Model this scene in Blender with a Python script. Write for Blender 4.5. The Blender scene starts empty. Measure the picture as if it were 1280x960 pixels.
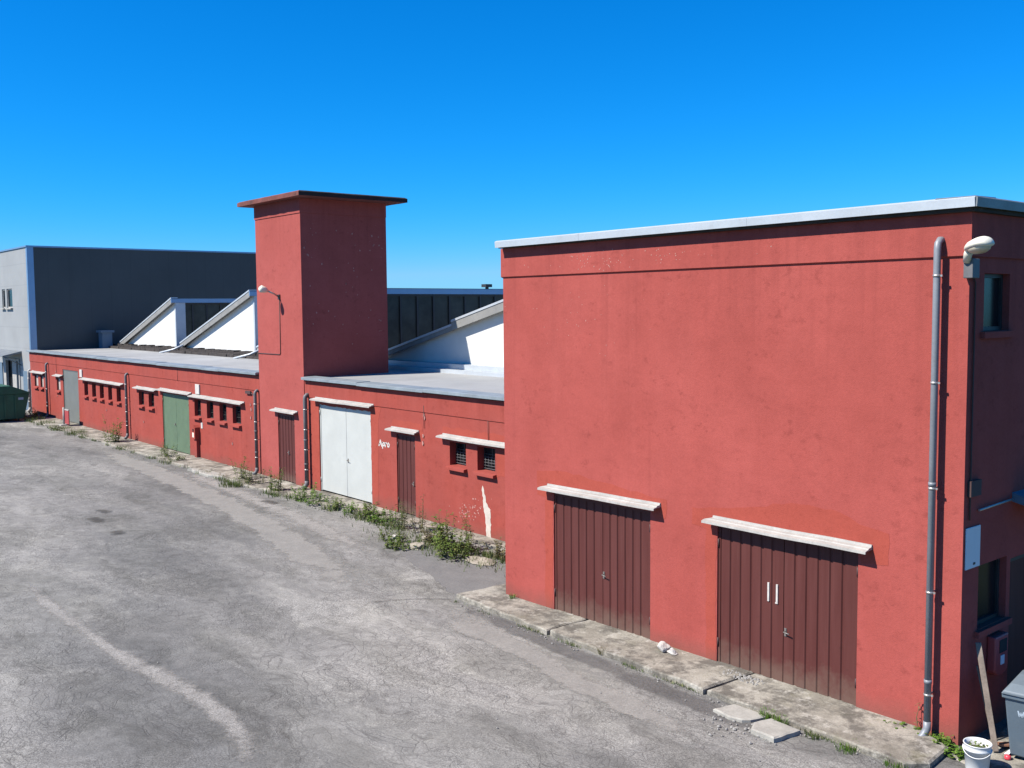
import bpy, bmesh, math, random
from mathutils import Vector, Matrix
S = bpy.context.scene
C = S.collection
R = math.radians
# ------------------------------------------------------------------ camera
cam = bpy.data.cameras.new('camera'); co = bpy.data.objects.new('camera', cam); C.objects.link(co)
cam.sensor_width = 36; cam.lens = 1271.53 / 1280 * 36; cam.clip_start = 0.1; cam.clip_end = 3000
co.matrix_world = Matrix(((0.630604, -0.051685, 0.774382, 0), (0.776059, 0.052854, -0.628442, 0),
                          (-0.008448, 0.997264, 0.073441, 5.6), (0, 0, 0, 1)))
S.camera = co
# ------------------------------------------------------------------ light
LD = Vector((0.36, 1.0, -1.14)).normalized()
w = bpy.data.worlds.new('World'); S.world = w; w.use_nodes = True
nt = w.node_tree; nt.nodes.clear()
sky = nt.nodes.new('ShaderNodeTexSky'); sky.sky_type = 'NISHITA'; sky.sun_disc = False
sky.sun_elevation = math.asin(-LD.z); sky.sun_rotation = math.atan2(-LD.x, -LD.y)
sky.altitude = 300; sky.air_density = 1.0; sky.dust_density = 0.0; sky.ozone_density = 3.0
hs = nt.nodes.new('ShaderNodeHueSaturation'); hs.inputs['Saturation'].default_value = 1.08
tint = nt.nodes.new('ShaderNodeMix'); tint.data_type = 'RGBA'; tint.blend_type = 'MULTIPLY'; tint.inputs[0].default_value = 1.0; tint.inputs[7].default_value = (1.0, 0.98, 1.85, 1)
bg = nt.nodes.new('ShaderNodeBackground'); bg.inputs['Strength'].default_value = 0.052
out = nt.nodes.new('ShaderNodeOutputWorld')
nt.links.new(sky.outputs[0], hs.inputs['Color']); sp = nt.nodes.new('ShaderNodeSeparateColor'); cb = nt.nodes.new('ShaderNodeCombineColor')
mn = nt.nodes.new('ShaderNodeMath'); mn.operation = 'MINIMUM'; mn.inputs[1].default_value = 6.0
pw = nt.nodes.new('ShaderNodeMath'); pw.operation = 'POWER'; pw.inputs[1].default_value = 3.0
ml = nt.nodes.new('ShaderNodeMath'); ml.operation = 'MULTIPLY'; ml.inputs[1].default_value = 2.6 / 5.9 ** 3
nt.links.new(hs.outputs[0], sp.inputs[0]); nt.links.new(sp.outputs[0], mn.inputs[0]); nt.links.new(mn.outputs[0], pw.inputs[0]); nt.links.new(pw.outputs[0], ml.inputs[0])
nt.links.new(ml.outputs[0], cb.inputs[0]); nt.links.new(sp.outputs[1], cb.inputs[1]); nt.links.new(sp.outputs[2], cb.inputs[2])
nt.links.new(cb.outputs[0], tint.inputs[6]); nt.links.new(tint.outputs[2], bg.inputs[0]); nt.links.new(bg.outputs[0], out.inputs[0])
sl = bpy.data.lights.new('sun', 'SUN'); sl.energy = 5.0; sl.angle = R(0.5); sl.color = (1.0, 0.935, 0.84)
so = bpy.data.objects.new('sun', sl); C.objects.link(so); so.rotation_euler = LD.to_track_quat('-Z', 'Y').to_euler(); so.location = (-20, -20, 40)
S.view_settings.view_transform = 'Standard'; S.view_settings.look = 'None'
S.view_settings.exposure = 0.85; S.view_settings.gamma = 1.0; S.view_settings.use_curve_mapping = False
S.render.engine = 'CYCLES'
S.cycles.max_bounces = 6; S.cycles.diffuse_bounces = 1; S.cycles.transparent_max_bounces = 12
rnd = random.Random(7)
# ------------------------------------------------------------------ material helpers
class NM:
    def __init__(s, name):
        s.m = bpy.data.materials.new(name); s.m.use_nodes = True
        s.t = s.m.node_tree; s.t.nodes.clear()
        s.out = s.n('ShaderNodeOutputMaterial'); s.b = s.n('ShaderNodeBsdfPrincipled')
        s.l(s.b.outputs[0], s.out.inputs[0])
        s.pos = s.n('ShaderNodeNewGeometry').outputs['Position']
    def n(s, t, **k):
        x = s.t.nodes.new(t)
        for a, v in k.items(): setattr(x, a, v)
        return x
    def l(s, a, b): s.t.links.new(a, b)
    def map(s, scale=(1, 1, 1), rot=(0, 0, 0), vec=None):
        x = s.n('ShaderNodeMapping'); x.inputs['Scale'].default_value = scale; x.inputs['Rotation'].default_value = rot
        s.l(vec or s.pos, x.inputs['Vector']); return x.outputs[0]
    def noise(s, scale, detail=4, rough=0.55, vec=None, dist=0.0):
        x = s.n('ShaderNodeTexNoise'); x.inputs['Scale'].default_value = scale; x.inputs['Detail'].default_value = detail
        x.inputs['Roughness'].default_value = rough; x.inputs['Distortion'].default_value = dist
        s.l(vec or s.pos, x.inputs['Vector']); return x.outputs['Fac']
    def vor(s, scale, feature='F1', vec=None, out='Distance'):
        x = s.n('ShaderNodeTexVoronoi', feature=feature); x.inputs['Scale'].default_value = scale
        s.l(vec or s.pos, x.inputs['Vector']); return x.outputs[out]
    def ramp(s, v, a, b, lo=0.0, hi=1.0):
        x = s.n('ShaderNodeMapRange'); x.inputs[1].default_value = a; x.inputs[2].default_value = b
        x.inputs[3].default_value = lo; x.inputs[4].default_value = hi; s.l(v, x.inputs[0]); return x.outputs[0]
    def math(s, op, a, b=None):
        x = s.n('ShaderNodeMath', operation=op)
        for i, v in enumerate((a, b)):
            if v is None: continue
            if isinstance(v, (int, float)): x.inputs[i].default_value = v
            else: s.l(v, x.inputs[i])
        return x.outputs[0]
    def mix(s, f, a, b, mode='MIX'):
        x = s.n('ShaderNodeMix', data_type='RGBA', blend_type=mode)
        for i, v in ((0, f), (6, a), (7, b)):
            if isinstance(v, (int, float)): x.inputs[i].default_value = v
            elif isinstance(v, tuple): x.inputs[i].default_value = (*v, 1)
            else: s.l(v, x.inputs[i])
        return x.outputs[2]
    def bump(s, h, strength=0.3, dist=0.01):
        x = s.n('ShaderNodeBump'); x.inputs['Strength'].default_value = strength; x.inputs['Distance'].default_value = dist
        s.l(h, x.inputs['Height']); s.l(x.outputs[0], s.b.inputs['Normal'])
    def col(s, c):
        if isinstance(c, tuple): s.b.inputs['Base Color'].default_value = (*c, 1)
        else: s.l(c, s.b.inputs['Base Color'])
    def set(s, rough=0.8, metal=0.0, spec=0.5):
        s.b.inputs['Roughness'].default_value = rough; s.b.inputs['Metallic'].default_value = metal
        s.b.inputs['Specular IOR Level'].default_value = spec

def mat_plaster(name, c1, c2, chips=0.5, stain=0.3, pink=(0.38, 0.10, 0.085), top=None):
    m = NM(name)
    big = m.ramp(m.noise(0.55, 5, 0.6), 0.32, 0.68)
    c = m.mix(big, c1, c2)
    streak = m.ramp(m.noise(1.0, 4, 0.6, m.map((2.2, 2.2, 0.25))), 0.5, 0.75)
    c = m.mix(m.math('MULTIPLY', streak, 0.18), c, pink)
    blot = m.ramp(m.noise(3.4, 8, 0.75, m.map((0.8, 0.8, 1.1))), 0.53, 0.68)
    cl2 = m.ramp(m.noise(1.3, 7, 0.72), 0.35, 0.68, 0.93, 1.05); c = m.mix(1.0, c, cl2, 'MULTIPLY')
    c = m.mix(m.math('MULTIPLY', blot, stain), c, (c1[0] * 0.55, c1[1] * 0.5, c1[2] * 0.5))
    drip = m.ramp(m.noise(1.0, 5, 0.6, m.map((5.5, 5.5, 0.35))), 0.6, 0.8)
    c = m.mix(m.math('MULTIPLY', drip, stain * 0.3), c, (c1[0] * 0.6, c1[1] * 0.55, c1[2] * 0.55))
    tr_ = m.ramp(m.noise(1.0, 5, 0.7, m.map((1.2, 1.2, 6.0))), 0.52, 0.7, 0, 0.16); c = m.mix(tr_, c, (c1[0] * 0.7, c1[1] * 0.62, c1[2] * 0.62))
    nick = m.ramp(m.math('ADD', m.noise(6.0, 6, 0.72, m.map((0.75, 0.75, 1.0))), m.math('MULTIPLY', m.math('SUBTRACT', m.noise(0.8, 4), 0.5), 0.35)), 0.58, 0.70, 0, 0.42); c = m.mix(nick, c, (c1[0] * 0.5, c1[1] * 0.45, c1[2] * 0.45))
    fine = m.ramp(m.noise(26, 4, 0.7), 0.3, 0.75, 0.92, 1.07)
    c = m.mix(1.0, c, fine, 'MULTIPLY')
    # flaked-off paint: pale specks gathered in a few zones
    area = m.ramp(m.noise(0.33, 3, 0.5), 0.56, 0.66)
    spk = m.ramp(m.noise(9, 5, 0.75), 0.66, 0.72)
    c = m.mix(m.math('MULTIPLY', m.math('MULTIPLY', area, spk), chips), c, (0.46, 0.22, 0.19))
    # splash dirt along the foot of the wall
    z = m.n('ShaderNodeSeparateXYZ'); m.l(m.pos, z.inputs[0])
    dz = m.math('ADD', z.outputs[2], m.math('MULTIPLY', m.noise(1.7, 5, 0.65), -0.55))
    c = m.mix(m.ramp(dz, 0.12, -0.2, 0, 0.6), c, (0.16, 0.07, 0.055))
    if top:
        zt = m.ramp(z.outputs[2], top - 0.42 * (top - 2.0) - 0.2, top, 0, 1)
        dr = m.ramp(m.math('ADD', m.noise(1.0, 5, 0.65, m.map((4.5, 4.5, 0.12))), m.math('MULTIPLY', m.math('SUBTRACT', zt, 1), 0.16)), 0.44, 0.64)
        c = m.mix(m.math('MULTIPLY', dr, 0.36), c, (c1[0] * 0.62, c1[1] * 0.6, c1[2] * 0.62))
    m.col(c); m.set(0.9, 0, 0.1)
    m.bump(m.math('ADD', m.noise(70, 3, 0.7), m.math('MULTIPLY', m.noise(5, 4, 0.6), 0.8)), 0.35, 0.012)
    return m.m
def mat_simple(name, c, rough=0.6, metal=0.0, var=0.25, scale=3.0, dirt=None, dirtamt=0.5, bump=0.0, fine=30):
    m = NM(name)
    f = m.ramp(m.noise(scale, 5, 0.6), 0.3, 0.7, 1 - var, 1 + var * 0.6)
    cc = m.mix(1.0, m.mix(1.0, c, f, 'MULTIPLY'), m.ramp(m.noise(fine, 4, 0.65), 0.3, 0.7, 1 - var * 0.5, 1 + var * 0.4), 'MULTIPLY')
    if dirt:
        cc = m.mix(m.ramp(m.noise(scale * 2.3, 6, 0.7), 0.55, 0.72, 0, dirtamt), cc, dirt)
    m.col(cc); m.set(rough, metal)
    if bump: m.bump(m.noise(40, 4, 0.7), bump, 0.01)
    return m.m
M = {}
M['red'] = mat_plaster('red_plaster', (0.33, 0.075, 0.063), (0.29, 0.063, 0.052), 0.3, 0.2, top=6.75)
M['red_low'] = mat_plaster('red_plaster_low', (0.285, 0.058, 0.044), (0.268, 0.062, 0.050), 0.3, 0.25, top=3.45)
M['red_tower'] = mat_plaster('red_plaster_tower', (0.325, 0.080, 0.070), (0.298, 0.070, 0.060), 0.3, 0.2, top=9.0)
M['patch'] = mat_plaster('repaint', (0.318, 0.066, 0.047), (0.295, 0.061, 0.044), 0.1, 0.2, (0.34, 0.07, 0.05))
def mat_brown():
    m = NM('brown_metal')
    c = m.mix(m.ramp(m.noise(1.0, 5, 0.6, m.map((7, 7, 0.5))), 0.35, 0.7), (0.074, 0.021, 0.018), (0.096, 0.031, 0.027))
    c = m.mix(m.ramp(m.noise(1.0, 6, 0.7, m.map((16, 16, 0.9))), 0.58, 0.72, 0, 0.5), c, (0.105, 0.042, 0.037))
    c = m.mix(m.ramp(m.noise(5, 6, 0.75), 0.62, 0.72, 0, 0.4), c, (0.045, 0.016, 0.013))
    z = m.n('ShaderNodeSeparateXYZ'); m.l(m.pos, z.inputs[0])
    dz = m.math('ADD', z.outputs[2], m.math('MULTIPLY', m.noise(4, 5, 0.7), -0.7))
    c = m.mix(m.ramp(dz, 0.12, -0.2, 0, 0.7), c, (0.13, 0.085, 0.065))
    m.col(c); m.set(0.6, 0, 0.2); m.bump(m.noise(3, 3, 0.5), 0.1, 0.02)
    return m.m
M['brown'] = mat_brown()
M['green'] = mat_simple('green_paint', (0.085, 0.132, 0.075), 0.6, 0, 0.12, 2.0, (0.14, 0.17, 0.12), 0.4)
M['whitedoor'] = mat_simple('white_door', (0.41, 0.425, 0.40), 0.5, 0, 0.08, 1.2, (0.32, 0.34, 0.34), 0.35)
M['greydoor'] = mat_simple('grey_door', (0.125, 0.135, 0.125), 0.6, 0, 0.12, 1.2)
M['white'] = mat_simple('white_paint', (0.33, 0.32, 0.295), 0.7, 0, 0.2, 4, (0.20, 0.185, 0.16), 0.65)
M['gable'] = mat_simple('gable_white', (0.56, 0.565, 0.54), 0.8, 0, 0.06, 1.5, (0.5, 0.5, 0.47), 0.3)
M['zinc'] = mat_simple('zinc', (0.19, 0.205, 0.225), 0.5, 0.1, 0.15, 2, (0.14, 0.14, 0.14), 0.4)
M['zincdark'] = mat_simple('old_zinc', (0.12, 0.12, 0.125), 0.6, 0.1, 0.2, 2, (0.19, 0.18, 0.17), 0.4)
M['flash'] = mat_simple('pale_flashing', (0.46, 0.50, 0.53), 0.5, 0.3, 0.1, 1.2, (0.34, 0.35, 0.35), 0.35)
M['copingmetal'] = mat_simple('coping_metal', (0.25, 0.29, 0.31), 0.5, 0.3, 0.2, 1.5, (0.36, 0.37, 0.37), 0.5)
M['dkflash'] = mat_simple('grey_flashing', (0.17, 0.19, 0.20), 0.5, 0.3, 0.2, 2, (0.28, 0.29, 0.28), 0.5)
M['roof'] = mat_simple('roof_sheet', (0.285, 0.29, 0.285), 0.75, 0.0, 0.18, 0.5, (0.23, 0.23, 0.23), 0.5)
M['bitumen'] = mat_simple('bitumen', (0.035, 0.028, 0.024), 0.85, 0, 0.4, 2.2, (0.09, 0.08, 0.07), 0.6, 0.4)
M['verge'] = mat_simple('verge', (0.20, 0.20, 0.19), 0.7, 0.0, 0.18, 2, (0.28, 0.28, 0.27), 0.4)
M['bluegrey'] = mat_simple('blue_flashing', (0.22, 0.33, 0.47), 0.4, 0.6, 0.08, 1)
M['slabshade'] = mat_simple('shaded_slab_edge', (0.022, 0.014, 0.013), 0.95, 0, 0.4, 2.5, (0.07, 0.025, 0.02), 0.4)  # shaded copy of the slab edge, shade put into the colour
M['slabedge'] = mat_simple('slab_edge', (0.16, 0.05, 0.04), 0.95, 0, 0.4, 1.6, (0.02, 0.017, 0.016), 0.95, 0.4)
M['underslab'] = mat_simple('slab_under', (0.16, 0.045, 0.042), 0.9, 0, 0.2, 2.0)
M['dark'] = mat_simple('dark_void', (0.012, 0.012, 0.012), 0.9, 0, 0.1, 2)
M['wire'] = mat_simple('dark_wire', (0.06, 0.03, 0.028), 0.7, 0, 0.1, 2)
M['black'] = mat_simple('black_metal', (0.03, 0.03, 0.03), 0.5, 0, 0.2, 5)
M['steel'] = mat_simple('steel', (0.45, 0.43, 0.40), 0.4, 0.7, 0.15, 8)
M['handle'] = mat_simple('dull_handle', (0.22, 0.20, 0.18), 0.5, 0.5, 0.2, 8)
M['wood'] = mat_simple('grey_wood', (0.19, 0.155, 0.125), 0.85, 0, 0.3, 6, (0.14, 0.11, 0.09), 0.5, 0.4)
M['board'] = mat_simple('brown_board', (0.22, 0.11, 0.07), 0.85, 0, 0.25, 6)
M['dumpster'] = mat_simple('dumpster_green', (0.012, 0.085, 0.045), 0.5, 0, 0.2, 2, (0.04, 0.10, 0.06), 0.3)
M['bin'] = mat_simple('bin_grey', (0.085, 0.115, 0.14), 0.5, 0, 0.1, 3, (0.15, 0.17, 0.18), 0.3)
M['binlid'] = mat_simple('bin_lid', (0.13, 0.16, 0.18), 0.5, 0, 0.1, 3)
M['bluelid'] = mat_simple('blue_lid', (0.05, 0.13, 0.36), 0.45, 0, 0.1, 3)
M['bucket'] = mat_simple('bucket_plastic', (0.62, 0.63, 0.61), 0.4, 0, 0.05, 4, (0.45, 0.45, 0.42), 0.3)
M['crumb'] = mat_simple('crumbs', (0.26, 0.25, 0.23), 0.9, 0, 0.25, 9)
M['stone'] = mat_simple('rubble', (0.42, 0.40, 0.37), 0.9, 0, 0.2, 9, (0.25, 0.23, 0.2), 0.5, 0.5)
M['slabstone'] = mat_simple('paving_stone', (0.31, 0.30, 0.265), 0.9, 0, 0.2, 5, (0.20, 0.19, 0.165), 0.6, 0.5)
M['mossstone'] = mat_simple('mossy_stone', (0.28, 0.25, 0.20), 0.9, 0, 0.25, 5, (0.11, 0.12, 0.05), 0.7, 0.6)
M['sign'] = mat_simple('white_plate', (0.62, 0.68, 0.72), 0.3, 0, 0.04, 2)
M['redbox'] = mat_simple('red_box', (0.33, 0.05, 0.05), 0.5, 0, 0.1, 3)
M['redcap'] = mat_simple('red_plastic', (0.6, 0.05, 0.07), 0.4, 0, 0.1, 3)
M['cream'] = mat_simple('cream_lamp', (0.62, 0.60, 0.50), 0.45, 0, 0.06, 3)
M['lens'] = mat_simple('lamp_lens', (0.50, 0.47, 0.36), 0.3, 0, 0.1, 6)
M['chalk'] = mat_simple('white_marks', (0.46, 0.44, 0.41), 0.9, 0, 0.15, 9, (0.36, 0.2, 0.17), 0.5)
M['palepaint'] = mat_simple('pale_marks', (0.33, 0.40, 0.46), 0.7, 0, 0.1, 9)
M['rawplaster'] = mat_simple('bare_plaster', (0.48, 0.43, 0.37), 0.95, 0, 0.15, 7, (0.36, 0.2, 0.16), 0.5)

M['chip'] = mat_simple('flaked_paint', (0.38, 0.19, 0.16), 0.9, 0, 0.25, 7)
def mat_glass(name, c, rough=0.08):
    m = NM(name)
    cc = m.mix(m.ramp(m.noise(1.3, 4, 0.6), 0.35, 0.7), c, tuple(x * 1.9 + 0.004 for x in c))
    m.col(cc); m.set(rough, 0, 0.25)
    return m.m
M['glass'] = mat_glass('window_glass', (0.006, 0.007, 0.008), 0.2)
M['clere'] = mat_glass('clerestory_glass', (0.034, 0.037, 0.029), 0.4)
M['curtain'] = mat_simple('pale_pane', (0.42, 0.36, 0.32), 0.4, 0, 0.1, 2)

def mat_panel(name, c, horizontal=False, period=1.0, axis=1, rough=0.6):
    m = NM(name)
    sx = m.n('ShaderNodeSeparateXYZ'); m.l(m.pos, sx.inputs[0])
    v = m.math('FRACT', m.math('DIVIDE', sx.outputs[axis], period))
    j = m.ramp(m.math('ABSOLUTE', m.math('SUBTRACT', v, 0.5)), 0.478, 0.49)
    f = m.ramp(m.noise(0.5, 4, 0.6), 0.3, 0.7, 0.9, 1.08)
    cc = m.mix(1.0, c, f, 'MULTIPLY')
    cc = m.mix(m.math('MULTIPLY', j, 0.22), cc, (c[0] * 0.4, c[1] * 0.4, c[2] * 0.4))
    cc = m.mix(m.ramp(m.noise(1.0, 4, 0.6, m.map((0.9, 0.9, 0.12))), 0.55, 0.75, 0, 0.25), cc, (c[0] * 0.6, c[1] * 0.6, c[2] * 0.6))
    m.col(cc); m.set(rough)
    return m.m
M['greypanel'] = mat_panel('grey_cladding', (0.255, 0.262, 0.258), period=1.2, axis=2)
M['slate'] = mat_panel('slate_cladding', (0.052, 0.056, 0.055), period=1.15, axis=1)
M['bluepanel'] = mat_simple('blue_grey_panel', (0.10, 0.15, 0.20), 0.6, 0, 0.1, 2)

def mat_leaf(name, c1, c2, c3):
    m = NM(name)
    g = m.n('ShaderNodeNewGeometry').outputs['Random Per Island']
    c = m.mix(m.ramp(g, 0.0, 0.7), c1, c2); c = m.mix(m.ramp(g, 0.75, 1.0), c, c3)
    c = m.mix(1.0, c, m.ramp(m.noise(9, 3), 0.3, 0.7, 0.75, 1.2), 'MULTIPLY')
    m.col(c); m.set(0.6, 0, 0.3)
    tr = m.n('ShaderNodeBsdfTranslucent'); m.l(c, tr.inputs[0])
    ms = m.n('ShaderNodeMixShader'); ms.inputs[0].default_value = 0.3
    m.l(m.b.outputs[0], ms.inputs[1]); m.l(tr.outputs[0], ms.inputs[2]); m.l(ms.outputs[0], m.out.inputs[0])
    return m.m
M['leaf'] = mat_leaf('weed_leaf', (0.085, 0.135, 0.026), (0.14, 0.20, 0.045), (0.22, 0.22, 0.075))
M['leafbright'] = mat_leaf('bright_leaf', (0.075, 0.16, 0.02), (0.13, 0.24, 0.03), (0.2, 0.28, 0.06))
M['grass'] = mat_leaf('grass_blade', (0.06, 0.10, 0.025), (0.11, 0.15, 0.04), (0.22, 0.20, 0.09))
M['dry'] = mat_leaf('dry_weed', (0.10, 0.10, 0.04), (0.17, 0.15, 0.07), (0.24, 0.20, 0.11))
M['stem'] = mat_simple('weed_stem', (0.10, 0.11, 0.045), 0.8, 0, 0.2, 8)

def mat_asphalt():
    m = NM('old_asphalt')
    warp = m.n('ShaderNodeTexNoise'); warp.inputs['Scale'].default_value = 0.7; warp.inputs['Detail'].default_value = 3
    m.l(m.pos, warp.inputs['Vector'])
    wv = m.n('ShaderNodeVectorMath', operation='MULTIPLY_ADD'); m.l(warp.outputs['Color'], wv.inputs[0]); wv.inputs[1].default_value = (1.4, 1.4, 0); m.l(m.pos, wv.inputs[2])
    W = wv.outputs[0]
    def fb(scale, rot, det=9, rough=0.62):
        return m.noise(1.0, det, rough, m.map(scale, (0, 0, R(rot)), W))
    def layer(c, f, thr, soft, k, amt):
        return m.mix(m.math('MULTIPLY', m.ramp(f, thr - soft, thr + soft), amt), c, m.mix(1.0, c, (k, k, k * 0.985), 'MULTIPLY'))
    c = m.mix(m.ramp(fb((0.07, 0.26, 1), 5, 7), 0.40, 0.60), (0.128, 0.127, 0.121), (0.218, 0.212, 0.197))
    n1 = fb((0.10, 0.36, 1), 6); n2 = fb((0.28, 0.9, 1), -9); n3 = fb((0.7, 2.2, 1), 12); n4 = m.noise(0.55, 9, 0.66, W)
    c = layer(c, n1, 0.52, 0.05, 1.24, 1)
    c = layer(c, n2, 0.54, 0.07, 0.78, 1)
    c = layer(c, n4, 0.585, 0.04, 1.1, 0.9)
    c = layer(c, n3, 0.60, 0.04, 1.12, 0.9)
    c = layer(c, m.noise(1.0, 9, 0.7, m.map((0.5, 1.4, 1), (0, 0, R(20)), W)), 0.58, 0.05, 0.80, 0.9)
    seam = m.math('MAXIMUM', m.ramp(m.math('ABSOLUTE', m.math('SUBTRACT', n1, 0.525)), 0.0, 0.006, 0.45, 0), m.ramp(m.math('ABSOLUTE', m.math('SUBTRACT', n4, 0.575)), 0.0, 0.007, 0.4, 0))
    c = m.mix(1.0, c, m.ramp(m.noise(3.0, 8, 0.78), 0.36, 0.66, 0.80, 1.18), 'MULTIPLY')
    c = m.mix(m.math('MULTIPLY', seam, m.ramp(m.noise(1.6, 5, 0.7), 0.42, 0.56)), c, (0.06, 0.056, 0.05))
    # aggregate
    g = m.vor(80, 'F1', None, 'Color')
    gs = m.n('ShaderNodeSeparateColor'); m.l(g, gs.inputs[0])
    rawarea = m.ramp(m.noise(0.5, 6, 0.65), 0.42, 0.56, 0.15, 1.0)
    c = m.mix(m.math('MULTIPLY', rawarea, 0.8), c, m.mix(1.0, c, m.ramp(gs.outputs[0], 0, 1, 0.5, 1.5), 'MULTIPLY'))
    g2 = m.ramp(m.noise(34, 3, 0.8), 0.3, 0.7, 0.74, 1.26)
    c = m.mix(1.0, c, g2, 'MULTIPLY')
    # alligator cracking
    wf = m.n('ShaderNodeTexNoise'); wf.inputs['Scale'].default_value = 4; wf.inputs['Detail'].default_value = 6; wf.inputs['Roughness'].default_value = 0.65
    m.l(m.pos, wf.inputs['Vector'])
    wv2 = m.n('ShaderNodeVectorMath', operation='MULTIPLY_ADD'); m.l(wf.outputs['Color'], wv2.inputs[0]); wv2.inputs[1].default_value = (0.14, 0.14, 0); m.l(W, wv2.inputs[2])
    fl = m.map((1, 1, 0), (0, 0, 0), wv2.outputs[0])
    fb = m.map((0.8, 1.5, 0), (0, 0, R(20)), wv2.outputs[0])
    c1 = m.ramp(m.vor(4.0, 'DISTANCE_TO_EDGE', fb), 0.0, 0.07, 1, 0)
    c2 = m.ramp(m.vor(0.75, 'DISTANCE_TO_EDGE', fl), 0.0, 0.010, 1, 0)
    c3 = m.ramp(m.vor(8.0, 'DISTANCE_TO_EDGE', fl), 0.0, 0.11, 1, 0)
    ar = m.ramp(m.noise(0.34, 6, 0.68, W), 0.40, 0.52, 0.12, 1)
    ar2 = m.ramp(m.noise(0.7, 6, 0.68, W), 0.47, 0.6)
    brk = m.ramp(m.noise(2.2, 5, 0.7), 0.38, 0.56, 0.35, 1)
    cr = m.math('MAXIMUM', m.math('MULTIPLY', c1, m.math('MULTIPLY', ar, 0.46)), m.math('MULTIPLY', c2, m.ramp(m.noise(0.5, 4), 0.46, 0.6, 0.0, 0.6)))
    cr = m.math('MAXIMUM', cr, m.math('MULTIPLY', c3, m.math('MULTIPLY', ar2, 0.36)))
    cr = m.math('MULTIPLY', cr, brk)
    c = m.mix(cr, c, (0.05, 0.047, 0.044))
    m.col(c); m.set(0.93, 0, 0.25)
    h = m.math('SUBTRACT', m.math('ADD', m.math('MULTIPLY', m.noise(55, 3, 0.8), 0.6), m.math('MULTIPLY', m.noise(4, 4, 0.6), 1.3)), m.math('MULTIPLY', cr, 1.6))
    m.bump(h, 0.55, 0.012)
    return m.m
M['asphalt'] = mat_asphalt()
def mat_wear(name, c1, c2, thr=0.42, soft=0.16, amount=1.0, grain=1.0, nscale=3.0):
    m = NM(name)
    c = m.mix(m.ramp(m.noise(2.4, 5, 0.7), 0.35, 0.65), c1, c2)
    g = m.vor(90, 'F1', None, 'Color'); gs = m.n('ShaderNodeSeparateColor'); m.l(g, gs.inputs[0])
    c = m.mix(grain, c, m.mix(1.0, c, m.ramp(gs.outputs[0], 0, 1, 0.6, 1.45), 'MULTIPLY'))
    c = m.mix(1.0, c, m.ramp(m.noise(20, 5, 0.75), 0.3, 0.7, 0.8, 1.2), 'MULTIPLY')
    m.col(c); m.set(0.93, 0, 0.25); m.bump(m.noise(60, 3, 0.8), 0.4, 0.008)
    at = m.n('ShaderNodeAttribute', attribute_name='core').outputs['Fac']
    v = m.math('ADD', at, m.math('MULTIPLY', m.math('SUBTRACT', m.noise(nscale, 7, 0.72), 0.5), 1.7))
    al = m.ramp(v, thr - soft, thr + soft, 0, amount)
    tr = m.n('ShaderNodeBsdfTransparent'); ms = m.n('ShaderNodeMixShader')
    m.l(al, ms.inputs[0]); m.l(tr.outputs[0], ms.inputs[1]); m.l(m.b.outputs[0], ms.inputs[2]); m.l(ms.outputs[0], m.out.inputs[0])
    return m.m
M['wearpale'] = mat_wear('pale_wear', (0.24, 0.23, 0.212), (0.31, 0.298, 0.275), 0.66, 0.22, 0.75, 1.0, 2.6)
M['wearsand'] = mat_wear('sandy_wear', (0.235, 0.227, 0.208), (0.285, 0.274, 0.25), 0.52, 0.12, 0.75, 0.4, 1.2)
M['weardark'] = mat_wear('dark_wear', (0.10, 0.096, 0.093), (0.14, 0.135, 0.13), 0.55, 0.2, 0.55, 1.0, 1.6)
M['crack'] = mat_wear('crack_line', (0.05, 0.047, 0.043), (0.075, 0.07, 0.062), 0.6, 0.3, 0.5, 0.5, 4.0)
M['smooth'] = mat_wear('smooth_asphalt', (0.15, 0.147, 0.142), (0.185, 0.18, 0.172), 0.3, 0.1, 0.85, 0.2)
M['added_field'] = mat_simple('added_field_grass', (0.045, 0.06, 0.022), 0.95, 0, 0.35, 0.8, (0.08, 0.075, 0.035), 0.5, 0.6)  # dark tone so the added ground bounces little light
def mat_concrete():
    m = NM('old_concrete')
    c = m.mix(m.ramp(m.noise(0.9, 6, 0.68), 0.36, 0.64), (0.17, 0.155, 0.125), (0.35, 0.33, 0.28))
    c = m.mix(m.ramp(m.noise(2.1, 7, 0.72), 0.47, 0.58, 0, 0.85), c, (0.10, 0.092, 0.078))
    c = m.mix(m.ramp(m.noise(4.0, 6, 0.72), 0.56, 0.68, 0, 0.7), c, (0.44, 0.42, 0.37))
    c = m.mix(m.ramp(m.noise(1.4, 5, 0.7, m.map((1, 1, 1), (1, 2, 0))), 0.58, 0.7, 0, 0.5), c, (0.13, 0.12, 0.06))
    c = m.mix(1.0, c, m.ramp(m.noise(30, 4, 0.8), 0.3, 0.7, 0.78, 1.2), 'MULTIPLY')
    wf = m.n('ShaderNodeTexNoise'); wf.inputs['Scale'].default_value = 3; wf.inputs['Detail'].default_value = 6; m.l(m.pos, wf.inputs['Vector'])
    wv = m.n('ShaderNodeVectorMath', operation='MULTIPLY_ADD'); m.l(wf.outputs['Color'], wv.inputs[0]); wv.inputs[1].default_value = (0.7, 0.7, 0); m.l(m.pos, wv.inputs[2])
    cr = m.ramp(m.vor(0.8, 'DISTANCE_TO_EDGE', m.map((1, 1, 0), (0, 0, 0), wv.outputs[0])), 0, 0.014, 1, 0)
    cr = m.math('MULTIPLY', cr, m.ramp(m.noise(1.1, 4), 0.45, 0.6, 0, 0.55))
    c = m.mix(cr, c, (0.05, 0.05, 0.035))
    m.col(c); m.set(0.93, 0, 0.25); m.bump(m.math('ADD', m.noise(45, 4, 0.8), m.math('MULTIPLY', m.noise(5, 5, 0.7), 1.5)), 0.6, 0.015)
    return m.m
M['concrete'] = mat_concrete()
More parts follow.
